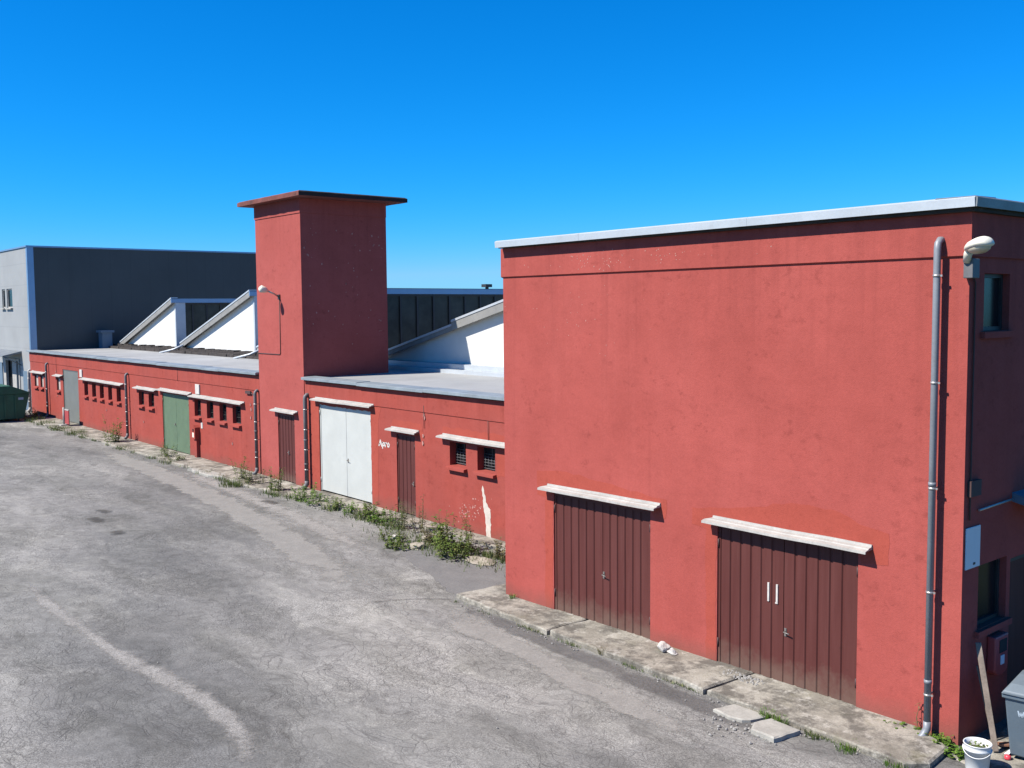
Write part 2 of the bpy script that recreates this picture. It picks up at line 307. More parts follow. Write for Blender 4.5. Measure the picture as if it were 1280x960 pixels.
# ------------------------------------------------------------------ mesh builder
ORI = {}
class MB:
    def __init__(s): s.v = []; s.f = []; s.mi = []; s.sm = []; s.cm = 0; s.core = []
    def add(s, vs, fs, smooth=False):
        b = len(s.v); s.v += [tuple(v) for v in vs]
        for f in fs: s.f.append([b + i for i in f]); s.mi.append(s.cm); s.sm.append(smooth)
        return s
    def box(s, x0, x1, y0, y1, z0, z1):
        x0, x1 = sorted((x0, x1)); y0, y1 = sorted((y0, y1)); z0, z1 = sorted((z0, z1))
        return s.add([(x0, y0, z0), (x1, y0, z0), (x1, y1, z0), (x0, y1, z0), (x0, y0, z1), (x1, y0, z1), (x1, y1, z1), (x0, y1, z1)],
                     [(0, 3, 2, 1), (4, 5, 6, 7), (0, 1, 5, 4), (1, 2, 6, 5), (2, 3, 7, 6), (3, 0, 4, 7)])
    def prism(s, prof, a, b, axis):   # prof: 2-d polygon; extruded along axis from a to b
        def P(u, v, t):
            return {'x': (t, u, v), 'y': (u, t, v), 'z': (u, v, t)}[axis]
        n = len(prof); vs = [P(u, v, a) for u, v in prof] + [P(u, v, b) for u, v in prof]
        fs = [tuple(range(n)), tuple(range(2 * n - 1, n - 1, -1))] + [(i, n + i, n + (i + 1) % n, (i + 1) % n) for i in range(n)]
        return s.add(vs, fs)
    def tube(s, pts, r, n=10, cap=True):
        pts = [Vector(p) for p in pts]; rs = r if isinstance(r, (list, tuple)) else [r] * len(pts)
        vs = []; a = None
        for i, p in enumerate(pts):
            t = (pts[min(i + 1, len(pts) - 1)] - pts[max(i - 1, 0)]).normalized()
            if a is None:
                a = t.cross(Vector((0, 0, 1)) if abs(t.z) < 0.9 else Vector((1, 0, 0)))
            a = (a - t * a.dot(t)).normalized(); b = t.cross(a).normalized()
            for k in range(n):
                q = 2 * math.pi * k / n; vs.append(p + (a * math.cos(q) + b * math.sin(q)) * rs[i])
        fs = [(i * n + k, i * n + (k + 1) % n, (i + 1) * n + (k + 1) % n, (i + 1) * n + k) for i in range(len(pts) - 1) for k in range(n)]
        s.add(vs, fs, True)
        if cap:
            b = len(s.v) - len(vs)
            for f in (list(range(n))[::-1], [(len(pts) - 1) * n + k for k in range(n)]):
                s.f.append([b + i for i in f]); s.mi.append(s.cm); s.sm.append(False)
        return s
    def lathe(s, prof, c, n=28):      # prof: (r,z)
        vs = [(c[0] + r * math.cos(2 * math.pi * k / n), c[1] + r * math.sin(2 * math.pi * k / n), c[2] + z) for r, z in prof for k in range(n)]
        fs = [(i * n + k, i * n + (k + 1) % n, (i + 1) * n + (k + 1) % n, (i + 1) * n + k) for i in range(len(prof) - 1) for k in range(n)]
        return s.add(vs, fs, True)
    def build(s, name, mats, parent=None, bevel=0.0, fix=True):
        me = bpy.data.meshes.new(name)
        o = Vector(ORI.get(parent.name, (0, 0, 0))) if parent else Vector((0, 0, 0))
        me.from_pydata([Vector(v) - o for v in s.v], [], s.f)
        mats = mats if isinstance(mats, (list, tuple)) else [mats]
        for k in mats: me.materials.append(M[k])
        for p, mi, sm in zip(me.polygons, s.mi, s.sm): p.material_index = mi; p.use_smooth = sm
        if s.core:
            at = me.attributes.new('core', 'FLOAT', 'POINT')
            for i, v in enumerate(s.core): at.data[i].value = v
        if fix:
            bm = bmesh.new(); bm.from_mesh(me); bmesh.ops.recalc_face_normals(bm, faces=bm.faces); bm.to_mesh(me); bm.free()
        ob = bpy.data.objects.new(name, me); C.objects.link(ob)
        if parent:
            ob.parent = parent; ORI[ob.name] = tuple(o)
        if bevel:
            b = ob.modifiers.new('bevel', 'BEVEL'); b.width = bevel; b.segments = 2; b.limit_method = 'ANGLE'; b.angle_limit = R(40)
        return ob
def box(x0, x1, y0, y1, z0, z1): return MB().box(x0, x1, y0, y1, z0, z1)
def tag(o, label=None, cat=None, group=None, kind=None):
    if label: o['label'] = label
    if cat: o['category'] = cat
    if group: o['group'] = group
    if kind: o['kind'] = kind
    return o
def thing(name, loc, label, cat, group=None, rotz=0.0, local=None):
    o = bpy.data.objects.new(name, None); C.objects.link(o); o.location = loc; o.rotation_euler = (0, 0, rotz); o.empty_display_size = 0.3
    ORI[o.name] = tuple(local if local is not None else loc)
    return tag(o, label, cat, group)
def rebase(o, p):                 # move a one-mesh thing's origin to its base
    p = Vector(p); o.data.transform(Matrix.Translation(-p)); o.location = p; return o
def wall_holes(x0, x1, z0, z1, y0, y1, holes):
    """wall of thickness y0..y1 with rectangular openings (x0,x1,z0,z1), as one skin of cells with reveals"""
    xs = sorted({x0, x1, *[h[0] for h in holes], *[h[1] for h in holes]}); zs = sorted({z0, z1, *[h[2] for h in holes], *[h[3] for h in holes]})
    nx, nz = len(xs) - 1, len(zs) - 1
    def solid(i, j):
        if i < 0 or j < 0 or i >= nx or j >= nz: return False
        cx, cz = (xs[i] + xs[i + 1]) / 2, (zs[j] + zs[j + 1]) / 2
        return not any(h[0] < cx < h[1] and h[2] < cz < h[3] for h in holes)
    mb = MB()
    for i in range(nx):
        for j in range(nz):
            if not solid(i, j): continue
            a, b, c, d = xs[i], xs[i + 1], zs[j], zs[j + 1]
            mb.add([(a, y0, c), (b, y0, c), (b, y0, d), (a, y0, d)], [(0, 1, 2, 3)])
            mb.add([(a, y1, c), (b, y1, c), (b, y1, d), (a, y1, d)], [(3, 2, 1, 0)])
            if not solid(i - 1, j): mb.add([(a, y0, c), (a, y1, c), (a, y1, d), (a, y0, d)], [(3, 2, 1, 0)])
            if not solid(i + 1, j): mb.add([(b, y0, c), (b, y1, c), (b, y1, d), (b, y0, d)], [(0, 1, 2, 3)])
            if not solid(i, j - 1): mb.add([(a, y0, c), (b, y0, c), (b, y1, c), (a, y1, c)], [(3, 2, 1, 0)])
            if not solid(i, j + 1): mb.add([(a, y0, d), (b, y0, d), (b, y1, d), (a, y1, d)], [(0, 1, 2, 3)])
    return mb
# ------------------------------------------------------------------ shared parts (facade runs along x, outside is -y; Y = wall face)
def canopy(parent, x0, x1, z, Y, depth=0.2, drop=0.03, mat='white', tilt=0.0):
    mb = MB(); d = depth
    prof = [(Y - 0.003, z), (Y - 0.025, z), (Y - 0.035, z - 0.03), (Y - d * 0.55, z - 0.03 - drop * 0.5), (Y - d * 0.55 - 0.012, z - 0.045 - drop * 0.5), (Y - d, z - 0.05 - drop),
            (Y - d - 0.004, z - 0.085 - drop), (Y - d + 0.012, z - 0.085 - drop), (Y - d + 0.016, z - 0.06 - drop), (Y - 0.003, z - 0.065)]
    n = len(prof); segs = max(2, int((x1 - x0) / 0.6)); vs = []
    for k in range(segs + 1):
        t = k / segs; x = x0 + (x1 - x0) * t; j = rnd.uniform(-0.006, 0.006)
        e = -0.10 if k == 0 else 0.0
        for q, (y, zz) in enumerate(prof):
            xx = x + (e if 4 <= q <= 8 and k == 0 else 0)
            vs.append((xx, y, zz + j + tilt * (t - 0.5)))
    fs = [(k * n + q, (k + 1) * n + q, (k + 1) * n + (q + 1) % n, k * n + (q + 1) % n) for k in range(segs) for q in range(n)]
    fs += [tuple(range(n)), tuple(segs * n + q for q in range(n))[::-1]]
    mb.add(vs, fs)
    o = mb.build('door_canopy', mat, parent); return o
def sheet_leaf(x0, x1, z0, z1, Y, period=0.2, groove=0.03, deep=0.018):
    """corrugated metal leaf: flat pans with narrow trapezoid grooves"""
    n = max(1, round((x1 - x0) / period)); p = (x1 - x0) / n; line = [(x0, Y)]
    for k in range(1, n):
        c = x0 + k * p; line += [(c - groove, Y), (c - groove * 0.45, Y + deep), (c + groove * 0.45, Y + deep), (c + groove, Y)]
    line += [(x1, Y), (x1, Y + 0.05), (x0, Y + 0.05)]
    return MB().prism(line, z0, z1, 'z')
def sheet_door(parent, x0, x1, z0, z1, Y, mid=None, period=0.2, handle=None, mat='brown', flat=False):
    r = Y + 0.035
    fr = MB(); t = 0.045
    fr.box(x0, x0 + t, r - 0.012, r + 0.06, z0, z1); fr.box(x1 - t, x1, r - 0.012, r + 0.06, z0, z1); fr.box(x0 + t, x1 - t, r - 0.012, r + 0.06, z1 - t, z1)
    d = fr.build('door', mat, parent)
    spans = [(x0 + t + 0.004, x1 - t - 0.004)] if mid is None else [(x0 + t + 0.004, mid - 0.006), (mid + 0.006, x1 - t - 0.004)]
    for a, b in spans:
        if flat: box(a, b, r, r + 0.05, z0 + 0.02, z1 - t - 0.004).build('leaf', mat, d, bevel=0.004)
        else: sheet_leaf(a, b, z0 + 0.02, z1 - t - 0.004, r, period).build('leaf', mat, d)
    box(x0 + t, x1 - t, r + 0.07, r + 0.09, z0, z1 - t).build('backing', 'dark', d)
    for xx in (x0 + 0.012, x1 - 0.012):
        for zz in (z0 + 0.28, z1 - 0.35):
            MB().tube([(xx, r - 0.022, zz), (xx, r - 0.022, zz + 0.13)], 0.014, 8).build('hinge', 'wire' if mat == 'brown' else mat, d)
    if handle:
        hx, hz = handle
        h = MB().box(hx - 0.018, hx + 0.018, r - 0.012, r + 0.01, hz - 0.07, hz + 0.05)
        h.tube([(hx, r - 0.01, hz), (hx, r - 0.055, hz), (hx + 0.10, r - 0.06, hz - 0.01)], 0.009, 8)
        h.build('handle', 'handle', d)
    return d
def window(parent, x0, x1, z0, z1, Y, bars=True, sill='red_low', pane='glass', recess=0.13):
    t = 0.035; r = Y + recess
    f = MB().box(x0, x0 + t, r, r + 0.05, z0, z1).box(x1 - t, x1, r, r + 0.05, z0, z1).box(x0 + t, x1 - t, r, r + 0.05, z0, z0 + t).box(x0 + t, x1 - t, r, r + 0.05, z1 - t, z1)
    if bars:
        for k in (1, 2): zz = z0 + (z1 - z0) * k / 3; f.box(x0 + t, x1 - t, r + 0.005, r + 0.03, zz - 0.008, zz + 0.008)
        f.box((x0 + x1) / 2 - 0.008, (x0 + x1) / 2 + 0.008, r + 0.008, r + 0.028, z0 + t, z1 - t)
    wn = f.build('window', 'black' if pane == 'glass' else 'wire', parent)
    box(x0 + t, x1 - t, r + 0.035, r + 0.045, z0 + t, z1 - t).build('pane', pane, wn)
    if sill:
        MB().prism([(Y + recess - 0.003, z0 + 0.004), (Y - 0.11, z0 - 0.035), (Y - 0.115, z0 - 0.105), (Y - 0.003, z0 - 0.105), (Y - 0.003, z0 - 0.04), (Y + recess - 0.003, z0 - 0.004)], x0 - 0.05, x1 + 0.05, 'x').build('sill', sill, wn, bevel=0.008)
    return wn
def drainpipe(parent, x, Y, z1, brackets=4, r=0.055, mat='zinc', z0=0.12, out=0.13):
    y = Y - out
    d = MB().tube([(x, Y + 0.02, z1), (x, Y - out * 0.55, z1 - 0.005), (x, y + 0.01, z1 - 0.05), (x, y, z1 - 0.12), (x, y, z0 + 0.16)], r, 14)
    d.tube([(x, y, z0 + 0.75), (x, y, z0 + 0.70)], r + 0.006, 14)
    d.tube([(x, y, (z0 + z1) * 0.52), (x, y, (z0 + z1) * 0.52 - 0.05)], r + 0.006, 14)
    o = d.build('drainpipe', mat, parent)
    MB().tube([(x, y, z0 + 0.20), (x, y, z0 + 0.10), (x - 0.02, y - 0.05, z0 + 0.02), (x - 0.04, y - 0.13, z0 - 0.03)], r * 1.12, 14).build('outlet', mat, o)
    for k in range(brackets):
        zz = z0 + 0.55 + (z1 - z0 - 1.0) * k / max(1, brackets - 1)
        b = MB().tube([(x, y, zz - 0.014), (x, y, zz + 0.014)], r + 0.007, 14); b.box(x + r * 0.7, x + r + 0.03, y - 0.01, y + 0.01, zz - 0.012, zz + 0.012); b.box(x - 0.008, x + 0.008, y + r, Y, zz - 0.008, zz + 0.008)
        b.build('bracket', 'steel', o)
    return o
def wobble(poly, step=0.12, amp=0.012, seed=1):
    r = random.Random(seed); o = []
    for i, (x, z) in enumerate(poly):
        x2, z2 = poly[(i + 1) % len(poly)]; L = math.hypot(x2 - x, z2 - z); n = max(1, int(L / step))
        for k in range(n):
            t = k / n; o.append((x + (x2 - x) * t + r.uniform(-amp, amp), z + (z2 - z) * t + r.uniform(-amp, amp)))
    return o
def paint(parent, poly, Y, mat, name, amp=0.012, seed=1, step=0.12, th=0.002):
    pl = wobble(poly, step, amp, seed)
    return MB().prism(pl, Y - th, Y, 'y').build(name, mat, parent)
def stroke(mb, pts, wd, Y, th=0.003):
    for (a, b), (c, d) in zip(pts[:-1], pts[1:]):
        L = math.hypot(c - a, d - b) or 1; nx, nz = -(d - b) / L * wd / 2, (c - a) / L * wd / 2
        ex, ez = (c - a) / L * wd * 0.3, (d - b) / L * wd * 0.3
        th += 0.0004
        mb.prism([(a - ex + nx, b - ez + nz), (c + ex + nx, d + ez + nz), (c + ex - nx, d + ez - nz), (a - ex - nx, b - ez - nz)], Y - th, Y - 0.0005, 'y')
# ================================================================== GROUND
def struct(o): o['kind'] = 'structure'; return o
struct(MB().add([(-400, -300, 0), (300, -300, 0), (300, 400, 0), (-400, 400, 0)], [(0, 1, 2, 3)]).build('ground', 'asphalt'))
struct(MB().add([(-4.6, -300, 0.004), (300, -300, 0.004), (300, 400, 0.004), (-4.6, 400, 0.004)], [(0, 1, 2, 3)]).build('added_field', 'added_field'))  # unseen dark ground added to cut bounce onto the shaded end wall
struct(MB().add([(-400, -300, 0.004), (-4.6, -300, 0.004), (-4.6, -1.0, 0.004), (-400, -1.0, 0.004)], [(0, 1, 2, 3)]).build('added_field', 'added_field'))  # unseen too, added to dim bounce on the fronts
struct(MB().add([(-400, -1.0, 0.004), (-92, -1.0, 0.004), (-92, 400, 0.004), (-400, 400, 0.004)], [(0, 1, 2, 3)]).build('added_field', 'added_field'))
def ribbon(name, pts, wd, mat, z, step=0.25, seed=0, taper=True):
    """soft-edged worn strip lying on the asphalt: centre line pts, width wd"""
    r = random.Random(seed); P = [Vector((x, y, 0)) for x, y in pts]; line = []
    for i in range(len(P) - 1):
        p0 = P[max(i - 1, 0)]; p1 = P[i]; p2 = P[i + 1]; p3 = P[min(i + 2, len(P) - 1)]; n = max(2, int((p2 - p1).length / step))
        for k in range(n):
            t = k / n
            line.append(0.5 * ((2 * p1) + (p2 - p0) * t + (2 * p0 - 5 * p1 + 4 * p2 - p3) * t * t + (3 * p1 - p0 - 3 * p2 + p3) * t ** 3))
    line.append(P[-1]); mb = MB(); vs = []; N = len(line); q = 6
    for i, p in enumerate(line):
        t = (line[min(i + 1, N - 1)] - line[max(i - 1, 0)]).normalized(); nrm = Vector((-t.y, t.x, 0))
        ww = wd[int(i / N * len(wd))] if isinstance(wd, list) else wd
        e = min(1, min(i, N - 1 - i) / max(1, N * 0.18)) if taper else 1
        for k in range(q + 1):
            u = k / q * 2 - 1; pp = p + nrm * u * ww; vs.append((pp.x, pp.y, z)); mb.core.append((1 - abs(u) ** 1.5) * e)
    mb.add(vs, [(i * (q + 1) + k, (i + 1) * (q + 1) + k, (i + 1) * (q + 1) + k + 1, i * (q + 1) + k + 1) for i in range(N - 1) for k in range(q)])
    return struct(mb.build(name, mat, fix=False))
ribbon('worn_strip', [(-23.4, 5.32), (-20.63, 5.16), (-18.66, 5.19), (-16.68, 5.24), (-15.1, 5.44), (-13.78, 5.53), (-12.6, 5.43), (-11.48, 5.11), (-10.6, 4.5)], [0.14, 0.26, 0.2, 0.34, 0.3, 0.42], 'wearpale', 0.008)
0 and ribbon('worn_strip', [(-13.9, 7.95), (-12.31, 7.27), (-11.2, 6.75)], 0.17, 'wearpale', 0.008)
ribbon('worn_strip', [(-43.18, 13.0), (-33, 12.4), (-26.67, 11.8), (-21.19, 10.92), (-17.3, 10.3), (-15.76, 10.42)], 0.75, 'wearsand', 0.004)
ribbon('worn_strip', [(-35.61, 13.4), (-28, 12.9), (-23.02, 12.4), (-19.25, 11.9)], 0.55, 'wearpale', 0.012)
ribbon('sandy_strip', [(-15.3, 10.7), (-14.2, 10.5), (-12.9, 10.45), (-11.2, 10.15), (-9.6, 10.05), (-8.2, 9.9)], [0.5, 0.42, 0.4, 0.3], 'wearsand', 0.008)
ribbon('dark_strip', [(-15.6, 11.05), (-14.0, 11.08), (-12.79, 11.0), (-10.72, 10.9), (-9.11, 10.85), (-7.88, 10.7), (-6.9, 10.7)], 0.3, 'weardark', 0.004)
def jig(pts, sd):
    r = random.Random(sd); o = []
    for (a, b), (c, d) in zip(pts[:-1], pts[1:]):
        n = max(1, int(math.hypot(c - a, d - b) / 0.5))
        o += [(a + (c - a) * k / n + r.gauss(0, .05), b + (d - b) * k / n + r.gauss(0, .06)) for k in range(n)]
    return o + [pts[-1]]
for sd, pts in enumerate([[(-16.72, 9.95), (-16.2, 10.71), (-15.68, 11.32)]]):
    ribbon('crack_line', wobble(pts, 0.4, 0.05, sd)[:-2] if False else jig(pts, sd), 0.035, 'crack', 0.016, 0.1, sd)
for x, y, sx in ((-28.2, 8.3, 0.55), (-29.3, 8.85, 0.4), (-26.2, 8.2, 0.35), (-27.4, 13.0, 0.5)):
    ribbon('tar_patch', [(x - sx, y), (x, y + 0.08), (x + sx, y)], 0.26, 'crack', 0.016)
# smoother re-laid asphalt in the corner between the two buildings
mb = MB(); pl = [(-17.6, 14.2), (-20.6, 12.9), (-18.6, 12.2), (-17.5, 11.95), (-16.3, 11.5), (-15.7, 11.4), (-14.8, 12.9), (-14.8, 14.2)]
pl = wobble(pl, 0.2, 0.03, 5); cx = sum(p[0] for p in pl) / len(pl); cy = sum(p[1] for p in pl) / len(pl)
rings = [(1, 0.0), (0.96, 0.7), (0.85, 1), (0.4, 1)]
vs = []
for sc, cr in rings:
    for x, y in pl: vs.append((cx + (x - cx) * sc, cy + (y - cy) * sc, 0.004)); mb.core.append(cr)
n = len(pl); mb.add(vs, [(r_ * n + k, r_ * n + (k + 1) % n, (r_ + 1) * n + (k + 1) % n, (r_ + 1) * n + k) for r_ in range(3) for k in range(n)] + [tuple(3 * n + k for k in range(n))])
struct(mb.build('asphalt_patch', 'smooth', fix=False))
def rough_slab(name, poly, z, mat, seed=3, amp=0.03, step=0.25, drop=0.02):
    """flat cast slab with a broken outline and a slightly uneven top"""
    r = random.Random(seed); pl = wobble(poly, step, amp, seed); n = len(pl)
    cx = sum(p[0] for p in pl) / n; cy = sum(p[1] for p in pl) / n
    vs = [(x, y, -0.02) for x, y in pl] + [(x, y, z - drop) for x, y in pl]
    vs += [(x + (cx - x) * min(1, 0.03 / max(0.05, math.hypot(x - cx, y - cy))), y + (cy - y) * min(1, 0.03 / max(0.05, math.hypot(x - cx, y - cy))), z + r.uniform(-0.006, 0.006)) for x, y in pl]
    fs = [(a * n + k, a * n + (k + 1) % n, (a + 1) * n + (k + 1) % n, (a + 1) * n + k) for a in (0, 1) for k in range(n)] + [tuple(2 * n + k for k in range(n))]
    return MB().add(vs, fs).build(name, mat)
# raised concrete apron in front of the tall block (three pours) and the broken one along the low front
struct(rough_slab('pavement', [(-15.8, 11.38), (-12.98, 11.24), (-12.98, 12.6), (-15.75, 12.6)], 0.09, 'concrete', 1, 0.035))
struct(rough_slab('pavement', [(-12.95, 11.26), (-9.42, 11.2), (-9.42, 12.6), (-12.95, 12.6)], 0.095, 'concrete', 2, 0.03))
struct(rough_slab('pavement', [(-9.39, 11.22), (-6.3, 11.2), (-6.12, 11.42), (-6.2, 12.02), (-6.75, 12.27), (-7.0, 12.6), (-9.39, 12.6)], 0.085, 'concrete', 3, 0.02))
xs = [-57.5, -52.8, -48.3, -44.1, -41.2, -38.1, -34.6, -31.2, -28.4]
for i in range(len(xs) - 1):
    struct(rough_slab('pavement', [(xs[i], 13.62 + 0.12 * rnd.random()), (xs[i + 1] - 0.03, 13.68 + 0.12 * rnd.random()), (xs[i + 1] - 0.03, 15.1), (xs[i], 15.1)], 0.06 + 0.03 * rnd.random(), 'concrete', 10 + i, 0.07))
struct(rough_slab('pavement', [(-28.3, 13.85), (-25.9, 13.95), (-23.2, 14.2), (-21.2, 14.45), (-17.4, 14.5), (-15.3, 14.5), (-15.3, 15.1), (-28.3, 15.1)], 0.07, 'concrete', 31, 0.06))
struct(rough_slab('pavement', [(-6.1, 11.9), (-1.5, 11.6), (-1.5, 16), (-6.0, 16)], 0.012, 'concrete', 33, 0.08, drop=0.008))
# ================================================================== LOW WORKSHOP
YF = 14.93
ws = thing('workshop', (-40, YF, 0), 'long low red workshop with white saw-tooth gables, grey flat roof and many small doors', 'building')
HC = 3.43
winL = [(-60.43, -59.70, 1.56, 2.2), (-59.24, -58.62, 1.56, 2.2), (-56.09, -55.44, 1.58, 2.24),
        (-51.4, -50.8, 1.6, 2.26), (-50.18, -49.59, 1.6, 2.26), (-49.02, -48.43, 1.6, 2.26), (-47.8, -47.26, 1.6, 2.26), (-46.63, -46.05, 1.6, 2.26),
        (-43.74, -43.11, 1.65, 2.24), (-42.56, -41.92, 1.65, 2.24),
        (-37.62, -37.0, 1.64, 2.28), (-36.44, -35.83, 1.64, 2.28), (-35.28, -34.66, 1.64, 2.28), (-34.14, -33.44, 1.64, 2.28)]
doorsL = [(-54.95, -52.35, 0.0, 2.72), (-40.98, -38.18, 0.0, 2.34)]
wl = wall_holes(-61.25, -31.85, 0, HC, YF, YF + 0.3, winL + doorsL).build('wall', 'red_low', ws)
winR = [(-20.93, -20.24, 1.66, 2.26), (-19.77, -19.06, 1.66, 2.26)]
doorsR = [(-27.78, -24.75, 0.02, 2.80), (-23.42, -22.52, 0.02, 2.24)]
wr = wall_holes(-28.66, -15.2, 0, HC, YF, YF + 0.3, winR + doorsR).build('wall', 'red_low', ws)
# proud band above the groove line
for a, b in ((-61.27, -31.87), (-28.63, -15.2)):
    MB().prism([(YF, 2.905), (YF - 0.02, 2.925), (YF - 0.02, HC - 0.002), (YF, HC - 0.002)], a, b, 'x').build('parapet_band', 'red_low', ws)
# coping
for a, b, seed in ((-61.3, -31.88, 1), (-28.62, -15.2, 2)):
    r_ = random.Random(seed); n = int((b - a) / 1.5)
    mb = MB(); prof = [(YF - 0.15, HC + 0.03), (YF - 0.15, HC + 0.10), (YF - 0.10, HC + 0.115), (YF + 0.32, HC + 0.13), (YF + 0.32, HC + 0.045), (YF - 0.13, HC + 0.045), (YF - 0.135, HC + 0.03)]
    MB().box(a, b, YF - 0.05, YF + 0.3, HC + 0.001, HC + 0.04).build('eaves_board', 'bitumen', ws)
    for k in range(n):
        x0 = a + (b - a) * k / n; x1 = a + (b - a) * (k + 1) / n - 0.006; dz = r_.uniform(-0.008, 0.008)
        mb.prism([(y, z + dz) for y, z in prof], x0, x1, 'x')
    mb.build('coping', 'copingmetal', ws)
for a, b in ((-61.25, -31.85), (-28.65, -15.25)):
    MB().add([(a, YF + 0.2, HC + 0.07), (b, YF + 0.2, HC + 0.07), (b, 19.62, HC + 0.13), (a, 19.62, HC + 0.13)], [(0, 1, 2, 3)]).build('roof', 'roof', ws)
MB().add([(-31.87, 18.0, HC + 0.11), (-28.63, 18.0, HC + 0.11), (-28.63, 19.62, HC + 0.13), (-31.87, 19.62, HC + 0.13)], [(0, 1, 2, 3)]).build('roof', 'roof', ws)
# roof step in front of the gables
YG = 19.65
mb = MB()
for k in range(40):
    x0 = -60.6 + k * 0.7; mb.box(x0, x0 + 0.69, 18.95 + rnd.uniform(-.03, .03), YG + 0.3, HC, HC + 0.24 + rnd.uniform(-0.015, 0.02))
mb.build('roof_step', 'bitumen', ws)
mb = MB(); xk = -60.6
while xk < -33.0:
    L = rnd.uniform(0.22, 0.4); mb.box(xk, xk + L - 0.02, 19.3, YG + 0.05, HC + 0.2, HC + 0.36 + rnd.uniform(-0.04, 0.05)); xk += L
mb.build('ridge_tiles', 'bitumen', ws)
MB().box(-32.6, -15.25, 19.05, YG + 0.2, HC, HC + 0.24).box(-32.6, -15.25, 19.35, YG + 0.2, HC + 0.243, HC + 0.40).build('roof_step', 'flash', ws)
YB = 41.0
def tooth(xl, zl, xr, zr, vt=0.21, first=False, two=None):
    g = MB().prism([(xl - 0.3, HC), (xl - 0.3, zl), (xl, zl), (xr, zr), (xr, HC)], YG, YG + 0.25, 'y'); g.build('gable_wall', 'gable', ws)
    sl = (zr - zl) / (xr - xl)
    def slab(x0, x1, t, ov, nm='roof_slope', dz=0.0):
        z0 = zl + sl * (x0 - xl) + 0.003 + dz; z1 = zl + sl * (x1 - xl) + 0.003 + dz
        MB().prism([(x0, z0), (x1, z1), (x1, z1 + t), (x0, z0 + t)], YG - ov, YB, 'y').build(nm, 'verge', ws)
    def verge(x0, x1, t, ov):
        z0 = zl + sl * (x0 - xl); z1 = zl + sl * (x1 - xl)
        MB().prism([(x0, z0 + t - 0.02), (x1, z1 + t - 0.02), (x1, z1 + t + 0.05), (x0, z0 + t + 0.05)], YG - ov - 0.06, YG - ov + 0.3, 'y').build('verge_cap', 'flash', ws)
        MB().prism([(x0, z0 + t - 0.022), (x1, z1 + t - 0.022), (x1, z1 - 0.06), (x0, z0 - 0.06)], YG - ov - 0.04, YG - ov - 0.004, 'y').build('verge_board', 'verge', ws)
    if two:
        slab(xl - 0.5, two, 0.12, 0.16); verge(xl - 0.5, two, 0.12, 0.16)
        slab(two + 0.005, xr + 0.1, 0.23, 0.22); verge(two, xr + 0.1, 0.23, 0.22)
    else:
        slab(xl - 0.5, xr + 0.12, vt, 0.18); verge(xl - 0.5, xr + 0.12, vt, 0.18)
    # north-light glazing under the ridge, facing +x
    zt = zr + vt - 0.02
    MB().box(xr + 0.13, xr + 0.22, YG - 0.25, YB, zt - 0.17, zt + 0.03).build('ridge_flashing', 'bluegrey', ws)
    fr = MB().box(xr + 0.01, xr + 0.16, YG - 0.02, YG + 0.50, HC, zt - 0.175).build('end_post', 'flash', ws)
    cl = MB()
    k = 0; y = YG + 0.9
    while y < YB - 1: cl.box(xr + 0.06, xr + 0.13, y - 0.035, y + 0.035, HC + 0.2, zt - 0.178); y += 0.765
    cl.box(xr + 0.04, xr + 0.125, YG + 0.51, YB, zt - 0.26, zt - 0.178); cl.box(xr + 0.04, xr + 0.15, YG + 0.51, YB, HC, HC + 0.42)
    c = cl.build('clerestory', 'black', ws)
    box(xr + 0.05, xr + 0.07, YG + 0.51, YB, HC + 0.42, zt - 0.26).build('glass', 'clere', c)
tooth(-59.33, 3.80, -51.73, 6.05)
tooth(-50.1, 3.95, -42.4, 6.26)
tooth(-41.2, 3.95, -33.1, 6.19)
tooth(-32.3, 3.74, -23.9, 5.71, 0.20, two=-27.0)
MB().box(-23.4, -15.4, YG, YB, HC, HC + 0.42).build('flat_roof_back', 'roof', ws)
box(-61.2, -15.4, YB + 0.01, YB + 0.3, 0, 4.2).build('back_wall', 'red_low', ws)
box(-15.45, -15.25, YF + 0.31, YB, 0, HC + 0.05).build('end_wall', 'red_low', ws)
# valley spouts and a roof ventilator
for x in (-50.5, -41.6):
    MB().tube([(x + 0.35, YG - 0.2, 3.95), (x - 0.1, 19.1, 3.72), (x - 0.45, 18.5, 3.55)], 0.05, 8).build('valley_spout', 'flash', ws)
MB().box(-33.1, -32.8, 25.3, 25.62, 6.5, 6.62).box(-33.0, -32.9, 25.42, 25.52, 6.4, 6.5).build('roof_vent', 'black', ws)
MB().box(-60.9, -60.2, 18.6, 19.15, HC + 0.1, 4.45).box(-61.0, -60.1, 18.5, 19.25, 4.45, 4.58).build('roof_vent', 'bluepanel', ws)
# windows, doors
for i, (a, b, c, d) in enumerate(winL):
    window(ws, a + 0.003, b - 0.003, c + 0.002, d - 0.003, YF, bars=i > 2, pane='curtain' if i < 3 else 'glass', recess=0.05 if i < 3 else 0.13)
for a, b, c, d in winR:
    wn = window(ws, a + 0.003, b - 0.003, c + 0.002, d - 0.003, YF, recess=0.2)
    g = MB()
    for k in range(5): zz = c + 0.05 + k * 0.07; g.tube([(a + 0.04, YF + 0.17, zz), (b - 0.04, YF + 0.17, zz)], 0.006, 6)
    for k in range(5): xx = a + 0.1 + k * 0.12; g.tube([(xx, YF + 0.176, c + 0.03), (xx, YF + 0.176, c + 0.36)], 0.006, 6)
    g.build('grille', 'zincdark', wn)
sheet_door(ws, -40.96, -38.2, 0.07, 2.33, YF, mid=-39.58, flat=True, mat='green', handle=(-39.7, 1.15))
d = sheet_door(ws, -54.93, -52.37, 0.08, 2.71, YF, flat=True, mat='greydoor')
d = sheet_door(ws, -27.76, -24.77, 0.1, 2.79, YF, mid=-26.2, flat=True, mat='whitedoor', handle=(-26.12, 1.2))
d['label'] = 'wide white double door with a narrow blue-grey seam'
